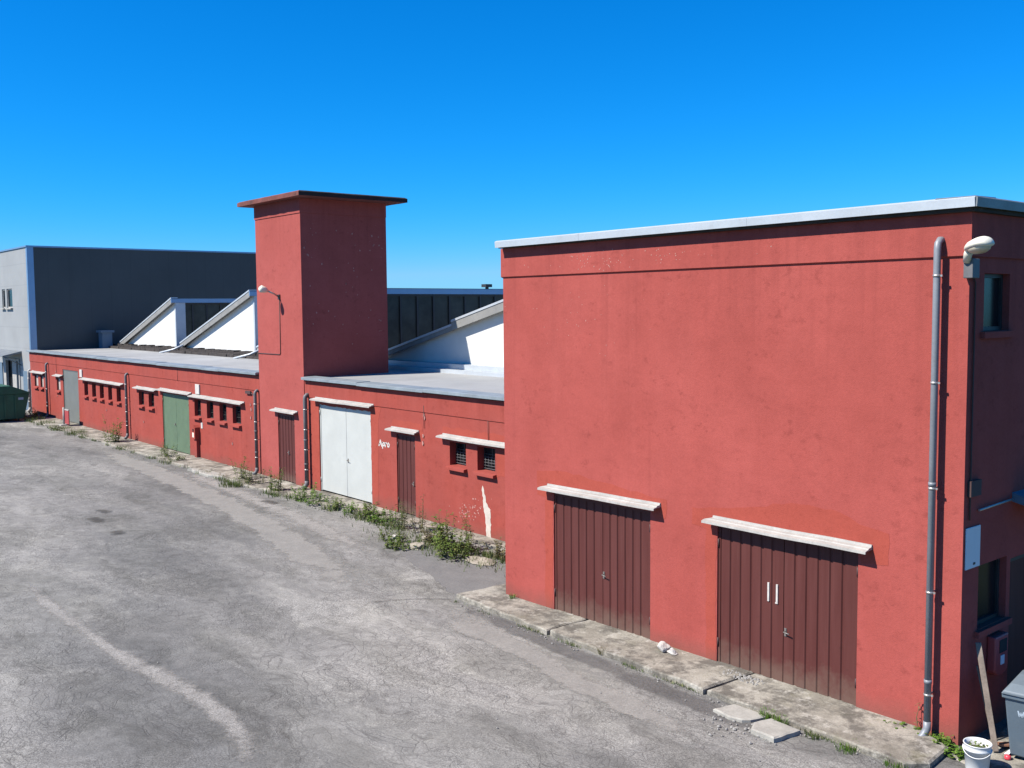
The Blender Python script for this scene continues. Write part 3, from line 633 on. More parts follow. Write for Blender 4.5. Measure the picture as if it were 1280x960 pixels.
sheet_door(ws, -23.4, -22.54, 0.08, 2.23, YF, period=0.17, handle=(-22.66, 0.95))
for a, b, z in ((-60.85, -58.15, 2.42), (-56.25, -54.95, 2.43), (-51.6, -45.6, 2.47), (-43.95, -41.45, 2.46), (-41.15, -37.85, 2.53), (-37.75, -33.1, 2.48),
                (-27.95, -24.55, 2.97), (-23.65, -22.3, 2.43), (-21.2, -18.3, 2.45)):
    canopy(ws, a, b, z, YF, 0.17, 0.02)
for x, b in ((-57.55, 3), (-44.95, 4), (-31.98, 4)):
    drainpipe(ws, x, YF, 2.93, b, mat='zincdark')
drainpipe(ws, -28.42, YF, 3.0, 4, 0.065, 'zincdark')
for x, a, b in ((-37.2, 2.5, 2.87), (-51.75, 2.46, 2.83)):
    MB().box(x - 0.19, x + 0.19, YF - 0.05, YF - 0.002, a, b).build('white_casing', 'chalk', ws, bevel=0.01)
MB().box(-37.0, -36.85, YF - 0.02, YF - 0.001, 1.22, 1.44).build('notice', 'chalk', ws)
# cables
for x, z0, z1 in ((-56.0, 2.5, 3.38), (-39.2, 2.9, 3.38), (-22.05, 2.5, 3.1), (-19.3, 2.45, 2.92)):
    MB().tube([(x, YF - 0.026, z1), (x + 0.01, YF - 0.026, z0)], 0.008, 6).build('cable', 'wire', ws)
MB().box(-32.9, -32.5, YF - 0.07, YF - 0.022, 2.78, 2.88).tube([(-32.5, YF - 0.03, 2.82), (-32.2, YF - 0.04, 2.74)], 0.02, 6).build('junction_box', 'wire', ws)
# paint, chips, writing
paint(ws, [(-28.28, 0.05), (-27.8, 0.05), (-27.8, 2.74), (-24.74, 2.74), (-24.74, 0.05), (-24.42, 0.05), (-24.35, 2.5), (-24.2, 2.89), (-28.28, 2.89)], YF - 0.001, 'patch', 'repaint_patch', 0.02, 2)
paint(ws, [(-23.75, 2.3), (-23.6, 2.62), (-22.2, 2.6), (-22.1, 2.28), (-22.48, 2.26), (-23.45, 2.26)], YF - 0.001, 'patch', 'repaint_patch', 0.02, 3)
paint(ws, [(-21.3, 2.3), (-21.2, 2.62), (-18.0, 2.62), (-18.0, 1.6), (-19.0, 1.6), (-19.0, 2.28)], YF - 0.001, 'patch', 'repaint_patch', 0.03, 4)
paint(ws, [(-19.57, 1.3), (-19.49, 1.12), (-19.44, 0.92), (-19.28, 0.76), (-19.25, 0.44), (-19.27, 0.07), (-19.42, 0.07), (-19.46, 0.4), (-19.52, 0.73), (-19.6, 1.25)], YF - 0.001, 'rawplaster', 'plaster_streak', 0.018, 5, 0.06, 0.003)
mb = MB(); r_ = random.Random(4)
for k in range(60):
    x = r_.gauss(-20.1, 0.35); z = 0.62 + (x + 20.1) * 0.25 + r_.gauss(0, 0.12); s_ = r_.uniform(0.01, 0.035)
    if z < 0.15: continue
    mb.prism([(x + s_ * math.cos(q) * r_.uniform(.6, 1.2), z + s_ * 0.7 * math.sin(q) * r_.uniform(.6, 1.2)) for q in (0, 1.2, 2.5, 3.7, 5.0)], YF - 0.002, YF - 0.0005, 'y')
for x, z in ((-22.05, 2.85), (-22.02, 2.78), (-22.1, 2.3), (-32.6, 2.4), (-32.55, 2.25), (-32.6, 1.95), (-34.2, 0.9), (-56.05, 1.28), (-56.15, 2.55), (-43.2, 0.95), (-48.1, 1.1), (-22.12, 2.1)):
    s_ = 0.06; mb.prism([(x + s_ * 0.6 * math.cos(q) * r_.uniform(.6, 1.2), z + s_ * math.sin(q) * r_.uniform(.6, 1.2)) for q in (0, 1.2, 2.5, 3.7, 5.0)], YF - 0.0245, YF - 0.0005, 'y')
mb.build('paint_chips', 'chip', ws)
mb = MB(); X, Z, Hh = -24.33, 1.82, 0.155
def T(pts, dx, sc=1.0): return [(X + dx + a * 0.17 * sc, Z + b * Hh * sc) for a, b in pts]
stroke(mb, T([(0, 0), (0.45, 1.0), (0.85, 0)], 0), 0.05, YF); stroke(mb, T([(0.2, 0.38), (0.65, 0.38)], 0), 0.042, YF)
stroke(mb, T([(0, 0.7), (0, -0.35)], 0.19), 0.05, YF); stroke(mb, T([(0, 0.68), (0.5, 0.6), (0.55, 0.2), (0, 0.08)], 0.19), 0.042, YF)
stroke(mb, T([(0, 0.7), (0, 0)], 0.33), 0.05, YF); stroke(mb, T([(0, 0.5), (0.4, 0.72)], 0.33), 0.042, YF)
stroke(mb, T([(0.1, 0.1), (0.0, 0.45), (0.3, 0.74), (0.6, 0.45), (0.45, 0.08), (0.1, 0.1)], 0.44), 0.042, YF)
mb.build('painted_word', 'chalk', ws)
# ================================================================== TOWER
tw = thing('tower', (-30.25, YF, 0), 'square red tower with flat overhanging slab roof rising from the low workshop', 'building')
TX0, TX1, TY0, TY1, TZ = -31.84, -28.66, YF - 0.03, 18.0, 9.07
dt = (-30.52, -29.36, 0.0, 2.27)
wall_holes(TX0, TX1, 0, TZ, TY0, TY0 + 0.25, [dt]).build('front_wall', 'red_tower', tw)
MB().box(TX0, TX0 + 0.25, TY0 + 0.25, TY1, 0, TZ).box(TX1 - 0.25, TX1, TY0 + 0.25, TY1, 0, TZ).box(TX0 + 0.25, TX1 - 0.25, TY1 - 0.25, TY1, 0, TZ).build('side_walls', 'red_tower', tw)
mb = MB(); b0, b1 = 8.62, TZ
mb.box(TX0 - 0.022, TX1 + 0.022, TY0 - 0.022, TY0, b0, b1); mb.box(TX1, TX1 + 0.022, TY0, TY1, b0, b1); mb.box(TX0 - 0.022, TX0, TY0, TY1, b0, b1)
mb.build('top_band', 'red_tower', tw)
r_ = random.Random(9)
mb = MB()
SX0, SX1, SY0, SY1 = -32.4, -27.98, 14.53, 18.42
ring = wobble([(SX0, SY0), (SX1, SY0), (SX1, SY1), (SX0, SY1)], 0.25, 0.012, 8); n = len(ring)
vs = [(x, y, TZ + 0.003) for x, y in ring] + [(x, y, TZ + 0.125 + r_.uniform(-.008, .008)) for x, y in ring] + [(x * 0.97 - 30.2 * 0.03, y * 0.97 + 16.48 * 0.03, TZ + 0.16) for x, y in ring]
mb.add(vs, [(a * n + k, a * n + (k + 1) % n, (a + 1) * n + (k + 1) % n, (a + 1) * n + k) for a in (0, 1) for k in range(n)]); mb.add([vs[2 * n + k] for k in range(n)], [tuple(range(n))])
for i, f in enumerate(mb.f):  # right-hand side faces take the near-black colour as painted shade
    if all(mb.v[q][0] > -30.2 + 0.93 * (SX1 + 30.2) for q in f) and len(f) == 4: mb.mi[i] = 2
mb.cm = 1; mb.add([vs[k] for k in range(n)], [tuple(range(n))[::-1]])
mb.build('roof_slab', ['slabedge', 'underslab', 'slabshade'], tw)
sheet_door(tw, -30.5, -29.38, 0.08, 2.26, TY0, period=0.19, handle=(-29.85, 1.05))
canopy(tw, -30.68, -29.1, 2.45, TY0, 0.17, 0.02)
mb = MB()
for k in range(70):
    y = r_.uniform(15.0, 17.9); z = r_.choice([r_.gauss(7.7, 0.35), r_.gauss(5.3, 0.4), r_.gauss(7.0, 0.7)]); s_ = r_.uniform(0.007, 0.03)
    mb.prism([(y + s_ * math.cos(q) * r_.uniform(.5, 1.2), z + s_ * 1.3 * math.sin(q) * r_.uniform(.5, 1.2)) for q in (0, 1.2, 2.5, 3.7, 5.0)], TX1 + 0.001, TX1 + 0.0035, 'x')
mb.build('paint_chips', 'chip', tw)
MB().tube([(-30.17, TY0 - 0.012, 6.02), (-30.19, TY0 - 0.012, 4.24), (-30.24, TY0 - 0.012, 4.2), (TX0, TY0 - 0.012, 4.2)], 0.014, 6).build('conduit', 'wire', tw)
# tower lamp
tl = thing('wall_lamp', (-30.18, TY0, 6.05), 'small floodlight on a bent arm high on the tower front', 'lamp')
MB().box(-30.24, -30.12, TY0 - 0.04, TY0 - 0.002, 5.97, 6.13).build('wall_plate', 'black', tl)
MB().tube([(-30.18, TY0 - 0.03, 6.06), (-30.18, TY0 - 0.2, 6.16), (-30.2, TY0 - 0.42, 6.25)], 0.028, 8).build('arm', 'steel', tl)
MB().lathe([(0.0, -0.16), (0.07, -0.16), (0.085, -0.05), (0.09, 0.04), (0.05, 0.1), (0.0, 0.11)], (0, 0, 0), 14)
mb = MB().tube([(-30.2, TY0 - 0.38, 6.24), (-30.21, TY0 - 0.46, 6.27), (-30.22, TY0 - 0.62, 6.31), (-30.22, TY0 - 0.68, 6.32)], [0.04, 0.09, 0.12, 0.05], 12); mb.build('lamp_head', 'cream', tl)
# ================================================================== TALL BLOCK (its own axes: s along the front, d into the building)
NY = 0.0219
nb = thing('annex', (-10.7, 12.4356 - 10.7 * NY, 0), 'tall plain red block with two brown corrugated double doors and a pale roof edge', 'building', rotz=NY, local=(-10.7, 0, 0))
O0 = Vector((0, 12.4356, 0))
def nw(s, d, z=0): return Vector((s * math.cos(NY) - d * math.sin(NY), 12.4356 + s * math.sin(NY) + d * math.cos(NY), z))
nb.location = nw(-10.7, 0); ORI[nb.name] = (-10.7, 0, 0)
L0, L1, HT, DP = -15.16, -6.21, 6.74, 9.0
D1 = (-13.78, -11.43, 0.0, 2.26); D2 = (-10.05, -7.65, 0.0, 2.26)
wall_holes(L0, L1, 0, HT, 0, 0.3, [D1, D2]).build('front_wall', 'red', nb)
def turn(mb):  # build a wall in the x-z frame facing -y, then swing it to face +s (outer face at L1)
    mb.v = [(L1 - y, x, z) for x, y, z in mb.v]; return mb
RW = [(0.40, 1.12, 5.27, 6.0), (0.44, 1.25, 1.42, 2.26), (1.36, 2.3, 0.0, 2.2)]
turn(wall_holes(0.3, DP, 0, HT, 0, 0.3, RW)).build('gable_end_wall', 'red', nb)
MB().box(L0, L0 + 0.3, 0.3, DP, 0, HT).box(L0 + 0.3, L1 - 0.3, DP - 0.3, DP, 0, HT).build('rear_walls', 'red', nb)
ZG = 6.19
def band():
    mb = MB(); o = 0.03
    mb.prism([(0, ZG), (-o, ZG + 0.02), (-o, HT - 0.003), (0, HT - 0.003)], L0 - o, L1 + o, 'x')
    return mb
band().build('parapet_band', 'red', nb)
box(L1, L1 + 0.03, 0.001, DP, ZG + 0.01, HT - 0.003).build('parapet_band', 'red', nb); box(L0 - 0.03, L0, 0.001, DP, ZG + 0.01, HT - 0.003).build('parapet_band', 'red', nb)
# roof edge: pale folded flashing over a dark board
mb = MB(); a, b = L0 + 0.01, L1 + 0.14
mb.box(a + 0.012, b - 0.05, -0.13, DP + 0.1, HT, HT + 0.06); mb.build('roof_deck', 'bitumen', nb)
def rz(s): return HT + 0.045 + (s - L0) / (L1 - L0) * 0.035
segs = [a, -12.9, -9.4, b]
for k in range(3):
    s0, s1 = segs[k] + (0.003 if k else 0), segs[k + 1]
    vs = []
    for s_ in (s0, s1):
        z = rz(s_); vs += [(s_, -0.2, z - 0.035), (s_, -0.21, z + 0.075), (s_, -0.17, z + 0.095), (s_, 0.35, z + 0.105), (s_, 0.35, z + 0.03), (s_, -0.17, z + 0.02), (s_, -0.185, z - 0.035)]
    MB().add(vs, [(q, q + 7, (q + 1) % 7 + 7, (q + 1) % 7) for q in range(7)] + [tuple(range(7))[::-1], tuple(range(7, 14))]).build('roof_flashing', 'flash', nb)
z = rz(b)
MB().prism([(b + 0.02, z - 0.035), (b + 0.03, z + 0.075), (b, z + 0.095), (b - 0.5, z + 0.10), (b - 0.5, z + 0.03), (b, z + 0.02), (b, z - 0.035)], -0.19, DP + 0.15, 'y').build('roof_flashing', 'dkflash', nb)
MB().box(a, b, 0.36, DP + 0.15, HT + 0.061, HT + 0.11).build('roof_sheet', 'roof', nb)
# doors
sheet_door(nb, D1[0] + .002, D1[1] - .002, 0.07, D1[3] - 0.002, 0, mid=-12.56, period=0.195, handle=(-12.53, 0.98))
dd = sheet_door(nb, D2[0] + .002, D2[1] - .002, 0.07, D2[3] - 0.002, 0, mid=-8.86, period=0.2, handle=(-8.82, 0.86))
mb = MB(); mb.box(-9.135, -9.105, 0.018, 0.0345, 1.25, 1.53).box(-8.985, -8.955, 0.018, 0.0345, 1.24, 1.53).box(-8.997, -8.985, 0.018, 0.0345, 1.24, 1.262)
mb.build('paint_marks', 'chalk', dd)
canopy(nb, -13.92, -11.2, 2.42, 0, 0.18, 0.02, tilt=0.03); canopy(nb, -10.12, -7.44, 2.39, 0, 0.18, 0.02)
paint(nb, [(-14.23, 2.61), (-13.54, 2.68), (-12.59, 2.62), (-11.89, 2.54), (-11.09, 2.5), (-11.08, 2.2), (-11.32, 2.11), (-11.40, 2.27), (-13.80, 2.27), (-13.80, 0.1), (-14.02, 0.1), (-14.0, 2.13), (-14.23, 2.16)], -0.0005, 'patch', 'repaint_patch', 0.018, 11)
paint(nb, [(-10.55, 2.45), (-9.54, 2.58), (-8.89, 2.75), (-8.42, 2.8), (-7.93, 2.76), (-7.49, 2.6), (-7.2, 2.58), (-7.2, 2.15), (-7.6, 2.1), (-7.63, 2.27), (-10.07, 2.27), (-10.07, 0.1), (-10.26, 0.1), (-10.28, 2.16), (-10.55, 2.2)], -0.0005, 'patch', 'repaint_patch', 0.018, 12)
drainpipe(nb, -6.56, 0, 6.42, 5, 0.044, 'zinc', 0.06, 0.13)
# flaking on the top band
mb = MB(); r_ = random.Random(21)
for k in range(95):
    x = r_.choice([r_.gauss(-13.0, 0.16), r_.gauss(-12.3, 0.2), r_.gauss(-10.9, 0.2), r_.uniform(-14.8, -9)]); z = r_.gauss(6.42, 0.09); s_ = r_.uniform(0.004, 0.013)
    if not ZG + 0.04 < z < 6.62: continue
    mb.prism([(x + s_ * math.cos(q) * r_.uniform(.5, 1.2), z + s_ * 1.2 * math.sin(q) * r_.uniform(.5, 1.2)) for q in (0, 1.2, 2.5, 3.7, 5.0)], -0.0325, -0.0302, 'y')
for k in range(40):
    x = r_.gauss(-13.0, 0.7); z = r_.gauss(5.5, 0.4); s_ = r_.uniform(0.004, 0.011)
    if z > 6.1: continue
    mb.prism([(x + s_ * math.cos(q) * r_.uniform(.5, 1.2), z + s_ * 1.2 * math.sin(q) * r_.uniform(.5, 1.2)) for q in (0, 1.2, 2.5, 3.7, 5.0)], -0.0025, -0.0002, 'y')
mb.build('paint_chips', 'chip', nb)
# openings of the shaded gable end
def rwin(x0, x1, z0, z1, pane='glass', sill=True):
    t = 0.05; r = 0.09
    f = MB().box(x0, x0 + t, r, r + 0.06, z0, z1).box(x1 - t, x1, r, r + 0.06, z0, z1).box(x0 + t, x1 - t, r, r + 0.06, z0, z0 + t).box(x0 + t, x1 - t, r, r + 0.06, z1 - t, z1)
    wn = turn(f).build('window', 'black', nb)
    turn(box(x0 + t, x1 - t, r + 0.03, r + 0.045, z0 + t, z1 - t)).build('pane', pane, wn)
    if sill: turn(box(x0 - 0.08, x1 + 0.08, -0.06, -0.002, z0 - 0.09, z0 - 0.01)).build('sill', 'red', wn)
    return wn
rwin(0.402, 1.118, 5.272, 5.998); rwin(0.442, 1.248, 1.422, 2.258)
fr = turn(MB().box(1.36, 1.42, 0.06, 0.14, 0.02, 2.2).box(2.24, 2.3, 0.06, 0.14, 0.02, 2.2).box(1.42, 2.24, 0.06, 0.14, 2.12, 2.2)).build('door', 'black', nb)
turn(box(1.42, 2.24, 0.09, 0.12, 0.02, 2.12)).build('leaf', 'brown', fr)
turn(MB().prism([(-0.55, 2.86), (-0.55, 2.94), (-0.003, 3.1), (-0.003, 2.98)], 1.35, 2.5, 'x')).build('door_canopy', 'bluepanel', nb)
turn(MB().tube([(0.35, -0.03, 3.0), (1.3, -0.03, 3.02)], 0.016, 6)).build('conduit', 'steel', nb)
turn(MB().tube([(0.06, -0.02, 5.94), (0.12, -0.02, 5.88), (0.12, -0.02, 3.2), (0.12, -0.02, 2.9)], 0.012, 6)).build('cable', 'wire', nb)
turn(box(0.08, 0.36, -0.05, -0.002, 3.2, 3.4)).build('junction_box', 'wire', nb)
# corner lamp
cl = thing('wall_lamp', nw(-6.19, -0.05, 6.05), 'cream oval street lamp on the top corner of the tall red block', 'lamp', rotz=NY, local=(-6.19, -0.05, 6.05))
MB().box(-6.25, -6.13, -0.085, 0.1, 5.93, 6.17).build('ballast_box', 'zincdark', cl, bevel=0.01)
mb = MB().tube([(-6.21, -0.08, 6.13), (-6.18, -0.12, 6.22), (-6.13, -0.16, 6.27)], [0.045, 0.05, 0.06], 12); mb.build('arm', 'cream', cl)
A = Vector((-6.16, -0.14, 6.27)); B = Vector((-5.83, -0.40, 6.33)); ax = (B - A).normalized(); sd = ax.cross(Vector((0, 0, 1))).normalized(); up = sd.cross(ax).normalized()
secs = [(-0.02, 0.04, 0.045, 0.03), (0.05, 0.085, 0.075, 0.035), (0.15, 0.12, 0.09, 0.045), (0.28, 0.135, 0.095, 0.05), (0.38, 0.125, 0.09, 0.045), (0.44, 0.085, 0.07, 0.04), (0.46, 0.03, 0.03, 0.02)]
vs = []; n = 16
for t, wdt, h, dn in secs:
    for k in range(n):
        q = 2 * math.pi * k / n; vs.append(A + ax * t + sd * wdt * math.cos(q) + up * ((h if math.sin(q) > 0 else dn) * math.sin(q)))
fs = [(i * n + k, i * n + (k + 1) % n, (i + 1) * n + (k + 1) % n, (i + 1) * n + k) for i in range(len(secs) - 1) for k in range(n)] + [tuple(range(n)), tuple((len(secs) - 1) * n + k for k in range(n))]
MB().add(vs, fs, True).build('lamp_head', 'cream', cl)
vs = []
for rr, dz in ((1.0, -0.035), (0.95, -0.055), (0.6, -0.085), (0.02, -0.095)):
    for k in range(n):
        q = 2 * math.pi * k / n; vs.append(A + ax * (0.26 + 0.17 * rr * math.cos(q)) + sd * 0.115 * rr * math.sin(q) + up * dz)
MB().add(vs, [(i * n + k, i * n + (k + 1) % n, (i + 1) * n + (k + 1) % n, (i + 1) * n + k) for i in range(3) for k in range(n)], True).build('lens', 'lens', cl)
# plate and letter box on the gable end
pt = thing('notice_plate', nw(L1, 0.24, 2.27), 'blank white plate screwed to the shaded end wall beside the corner', 'sign', rotz=NY, local=(L1, 0.24, 2.27))
turn(box(0.05, 0.43, -0.02, -0.003, 2.27, 2.80)).build('plate', 'sign', pt, bevel=0.004)
turn(MB().box(0.24, 0.30, -0.0225, -0.0203, 2.31, 2.34)).build('mark', 'black', pt)
lb = thing('letter_box', nw(L1, 0.9, 0.7), 'dark red letter box with a rounded bottom and small white label on the end wall', 'letter box', rotz=NY, local=(L1, 0.9, 0.7))
pr = [(0.72, 0.84), (0.72, 1.28), (1.10, 1.28), (1.10, 0.84)] + [(0.91 + 0.19 * math.cos(q), 0.84 + 0.10 * math.sin(q)) for q in [-0.4, -0.9, -1.57, -2.2, -2.75]]
turn(MB().prism(pr, -0.12, -0.003, 'y')).build('body', 'redbox', lb, bevel=0.02)
turn(box(0.83, 1.04, -0.126, -0.1205, 1.05, 1.22)).build('slot', 'dark', lb); turn(box(0.87, 0.97, -0.128, -0.1205, 0.89, 1.01)).build('name_label', 'sign', lb)
# ================================================================== GREY BUILDING
gb = thing('warehouse', (-66, 15.03, 0), 'large grey box building with a dark slate side wall beyond the red workshop', 'building')
GX, GH = -61.32, 9.28
gw = [(-67.44, -66.7, 5.92, 7.05), (-66.3, -65.0, 5.92, 7.05), (-69.6, -68.5, 5.92, 7.05), (-67.6, -63.9, 0.0, 2.95)]
wall_holes(-86, GX - 0.25, 0, GH, 15.03, 15.33, gw).build('front_wall', 'greypanel', gb)
box(GX - 0.25, GX, 15.36, 34, 0, GH).build('side_wall', 'slate', gb)
MB().box(GX - 0.25, GX + 0.012, 15.018, 15.36, 0, GH).build('corner_strip', 'bluegrey', gb)
MB().box(-86, GX - 0.25, 33.7, 34, 0, GH).box(-86, -85.75, 15.33, 33.7, 0, GH).build('rear_walls', 'slate', gb)
MB().box(-86.1, GX + 0.05, 14.97, 34.1, GH + 0.001, GH + 0.09).build('roof_flashing', 'bluegrey', gb)
for a, b, c, d in gw[:3]:
    f = MB(); t = 0.07
    f.box(a + .002, a + t, 15.08, 15.16, c + .002, d - .002).box(b - t, b - .002, 15.08, 15.16, c + .002, d - .002).box(a + t, b - t, 15.08, 15.16, c + .002, c + t).box(a + t, b - t, 15.08, 15.16, d - t, d - .002)
    wn = f.build('window', 'white', gb); box(a + t, b - t, 15.12, 15.14, c + t, d - t).build('pane', 'glass', wn); box(a - 0.05, b + 0.05, 14.9, 15.028, c - 0.08, c - 0.005).build('sill', 'white', wn)
f = MB().box(-67.6, -67.1, 14.98, 15.13, 0, 2.94).box(-65.55, -64.6, 14.98, 15.13, 0, 2.94).box(-64.1, -63.9, 14.98, 15.13, 0, 2.94).box(-67.58, -63.92, 15.0, 15.12, 2.80, 2.935); dr = f.build('door', 'white', gb)
box(-67.1, -65.55, 15.18, 15.22, 0, 2.94).build('leaf', 'glass', dr); box(-64.6, -64.1, 15.18, 15.22, 0, 2.94).build('leaf', 'bluepanel', dr)
MB().prism([(15.025, 3.3), (14.0, 3.12), (14.0, 3.18), (15.025, 3.42)], -68.2, -63.4, 'x').tube([(-63.5, 14.02, 3.15), (-63.5, 15.02, 2.6)], 0.03, 6).build('door_canopy', 'dkflash', gb)
box(-63.1, -61.75, 14.98, 15.028, 0.1, 2.3).build('wall_panel', 'bluepanel', gb); box(-74, -68.0, 14.98, 15.028, 0.0, 2.6).build('wall_panel', 'bluepanel', gb)
drainpipe(gb, -61.5, 15.018, 2.4, 2, 0.08, 'white', 0.1, 0.12)
# ================================================================== STREET THINGS
dm = thing('dumpster', (-58.6, 12.7, 0), 'large dark green dumpster with a sloped lid at the far end of the yard', 'dumpster')
x0, x1 = -60.6, -57.0
MB().prism([(11.7, 0.14), (13.5, 0.14), (13.78, 1.35), (13.78, 1.42), (11.42, 1.42), (11.42, 1.35)], x0, x1, 'x').build('body', 'dumpster', dm, bevel=0.02)
MB().prism([(11.38, 1.425), (13.82, 1.425), (13.82, 1.48), (13.5, 1.62), (12.9, 1.86), (12.3, 1.86), (11.7, 1.62), (11.38, 1.48)], x0 - 0.04, x1 + 0.04, 'x').build('lid', 'dumpster', dm, bevel=0.02)
for y in (11.9, 13.3):
    for x in (x0 + 0.35, x1 - 0.35):
        MB().tube([(x, y - 0.03, 0.09), (x, y + 0.03, 0.09)], 0.09, 12).box(x - 0.05, x + 0.05, y - 0.05, y + 0.05, 0.12, 0.16).build('caster', 'black', dm)
MB().box(x1, x1 + 0.003, 13.25, 13.5, 1.12, 1.24).build('sticker', 'palepaint', dm)
for y in (12.1, 12.6, 13.1): MB().box(x1, x1 + 0.05, y - 0.04, y + 0.04, 0.2, 1.34).build('rib', 'dumpster', dm)
bs = thing('barrier', (-52.6, 14.35, 0), 'small red panel beside a white post in front of the grey door', 'barrier')
MB().tube([(-52.75, 14.3, 0.02), (-52.75, 14.3, 0.95)], 0.05, 10).box(-52.98, -52.52, 14.1, 14.5, 0.06, 0.12).build('post', 'white', bs)
MB().box(-52.68, -52.05, 14.33, 14.37, 0.16, 0.82).build('panel', 'redbox', bs); MB().box(-52.70, -52.03, 14.32, 14.38, 0.822, 0.88).build('top_rail', 'white', bs)
mp = thing('meter_pillar', (-37.3, YF - 0.1, 0), 'red meter pillar with a peaked cap between the green door and the four windows', 'meter pillar')
box(-37.42, -37.2, YF - 0.13, YF - 0.003, 0.05, 0.8).build('post', 'red_low', mp)
MB().prism([(-37.46, 0.8), (-37.16, 0.8), (-37.16, 1.24), (-37.31, 1.32), (-37.46, 1.24)], YF - 0.2, YF - 0.003, 'y').build('housing', 'red_low', mp)
box(-37.41, -37.25, YF - 0.206, YF - 0.2005, 0.86, 1.04).build('panel', 'cream', mp); box(-37.38, -37.26, YF - 0.206, YF - 0.2005, 1.08, 1.18).build('meter_window', 'glass', mp)
# bins
def wheelie(name, x, y, rot, label, body, lid):
    t = thing(name, (x, y, 0.012), label, 'bin', 'wheelie bins by the corner', rotz=rot, local=(0, 0, 0))
    prof = [(-0.23, -0.25, 0.06), (0.23, -0.25, 0.06), (0.23, 0.22, 0.06), (-0.23, 0.22, 0.06)]; top = [(-0.29, -0.34, 0.96), (0.29, -0.34, 0.96), (0.29, 0.3, 0.96), (-0.29, 0.3, 0.96)]
    MB().add(prof + top, [(3, 2, 1, 0), (4, 5, 6, 7), (0, 1, 5, 4), (1, 2, 6, 5), (2, 3, 7, 6), (3, 0, 4, 7)]).build('body', body, t, bevel=0.025)
    MB().box(-0.31, 0.31, -0.365, 0.33, 0.9, 0.955).build('rim', body, t, bevel=0.012)
    vs = []
    for yy, h, iw in ((-0.385, 0.0, 0.0), (-0.385, 0.05, 0.02), (-0.25, 0.13, 0.08), (0.05, 0.17, 0.09), (0.3, 0.15, 0.08), (0.36, 0.08, 0.03), (0.36, 0.0, 0.0)):
        vs += [(-0.315 + iw, yy, 0.958 + h), (0.315 - iw, yy, 0.958 + h)]
    MB().add(vs, [(2 * i, 2 * i + 1, 2 * i + 3, 2 * i + 2) for i in range(6)] + [tuple(2 * i for i in range(7)), tuple(2 * i + 1 for i in range(7))[::-1], (0, 1, 13, 12)]).build('lid', lid, t, bevel=0.015)
    MB().tube([(-0.2, 0.42, 1.0), (0.2, 0.42, 1.0)], 0.018, 8).box(-0.2, -0.17, 0.3, 0.42, 0.985, 1.0).box(0.17, 0.2, 0.3, 0.42, 0.985, 1.0).build('handle', body, t)
    for sx in (-0.24, 0.24):
        MB().tube([(sx - 0.03, 0.24, 0.1), (sx + 0.03, 0.24, 0.1)], 0.1, 16).build('wheel', 'black', t)
    return t
b1 = wheelie('wheelie_bin', -5.43, 12.7, R(10), 'grey wheelie bin standing in the sun past the corner with pale printed marks', 'bin', 'binlid')
b1.scale = (1, 1, 0.88)
def face_pt(u, z):   # on the tilted front face of the bin
    return (u, -0.25 - (z - 0.06) / 0.9 * 0.09 - 0.004, z)
mb = MB()
def fs_(pts, wd):
    for (a, b), (c, d) in zip(pts[:-1], pts[1:]):
        L = math.hypot(c - a, d - b) or 1; nx, nz = -(d - b) / L * wd / 2, (c - a) / L * wd / 2
        mb.add([face_pt(a + nx, b + nz), face_pt(c + nx, d + nz), face_pt(c - nx, d - nz), face_pt(a - nx, b - nz)], [(0, 1, 2, 3)])
mb.v = []
for k, g in enumerate(([(0, 1), (0.25, 0), (0.5, 0.8), (0.75, 0), (1, 1)], [(0, 0.9), (0.8, 0.9), (0.3, 0.55), (0.8, 0.3), (0, 0.02)], [(0.9, 0.9), (0.1, 0.7), (0.1, 0.2), (0.9, 0.05)], [(0.9, 0.9), (0.1, 0.7), (0.1, 0.2), (0.9, 0.05)])):
    fs_([(-0.13 + k * 0.085 + a * 0.065, 0.66 + b * 0.085) for a, b in g], 0.018)
fs_([(0.02 + 0.07 * math.cos(q * 0.63), 0.53 + 0.07 * math.sin(q * 0.63)) for q in range(11)], 0.02); fs_([(-0.02, 0.5), (0.02, 0.57), (0.06, 0.5), (-0.02, 0.5)], 0.02)
mb.build('printed_marks', 'palepaint', b1, fix=False)
wheelie('wheelie_bin', -5.42, 13.75, R(3), 'dark wheelie bin with a blue lid standing in shade behind the grey bin', 'black', 'bluelid')
# bucket
bk_scale = 0.93
bk = thing('bucket', (-5.73, 11.83, 0.012), 'white plastic bucket with weeds inside standing at the red corner', 'bucket', local=(0, 0, 0))
MB().lathe([(0.0, 0.0), (0.135, 0.0), (0.14, 0.01), (0.162, 0.27), (0.172, 0.27), (0.172, 0.29), (0.166, 0.3), (0.168, 0.345), (0.176, 0.35), (0.172, 0.36), (0.16, 0.355), (0.153, 0.27), (0.132, 0.03), (0.0, 0.03)], (0, 0, 0), 36).build('pail', 'bucket', bk)
bk.scale = (bk_scale, bk_scale, bk_scale)
MB().lathe([(0.0, 0.275), (0.1, 0.27), (0.152, 0.262)], (0, 0, 0), 20).build('soil', 'bitumen', bk)
MB().tube([(0.175 * math.cos(q), 0.175 * math.sin(q) , 0.30 - 0.09 * math.sin((q - R(200)) / R(180) * math.pi)) for q in [R(200) + R(180) * k / 16 for k in range(17)]], 0.006, 6).build('bail_handle', 'bucket', bk)
mb = MB(); r_ = random.Random(5)
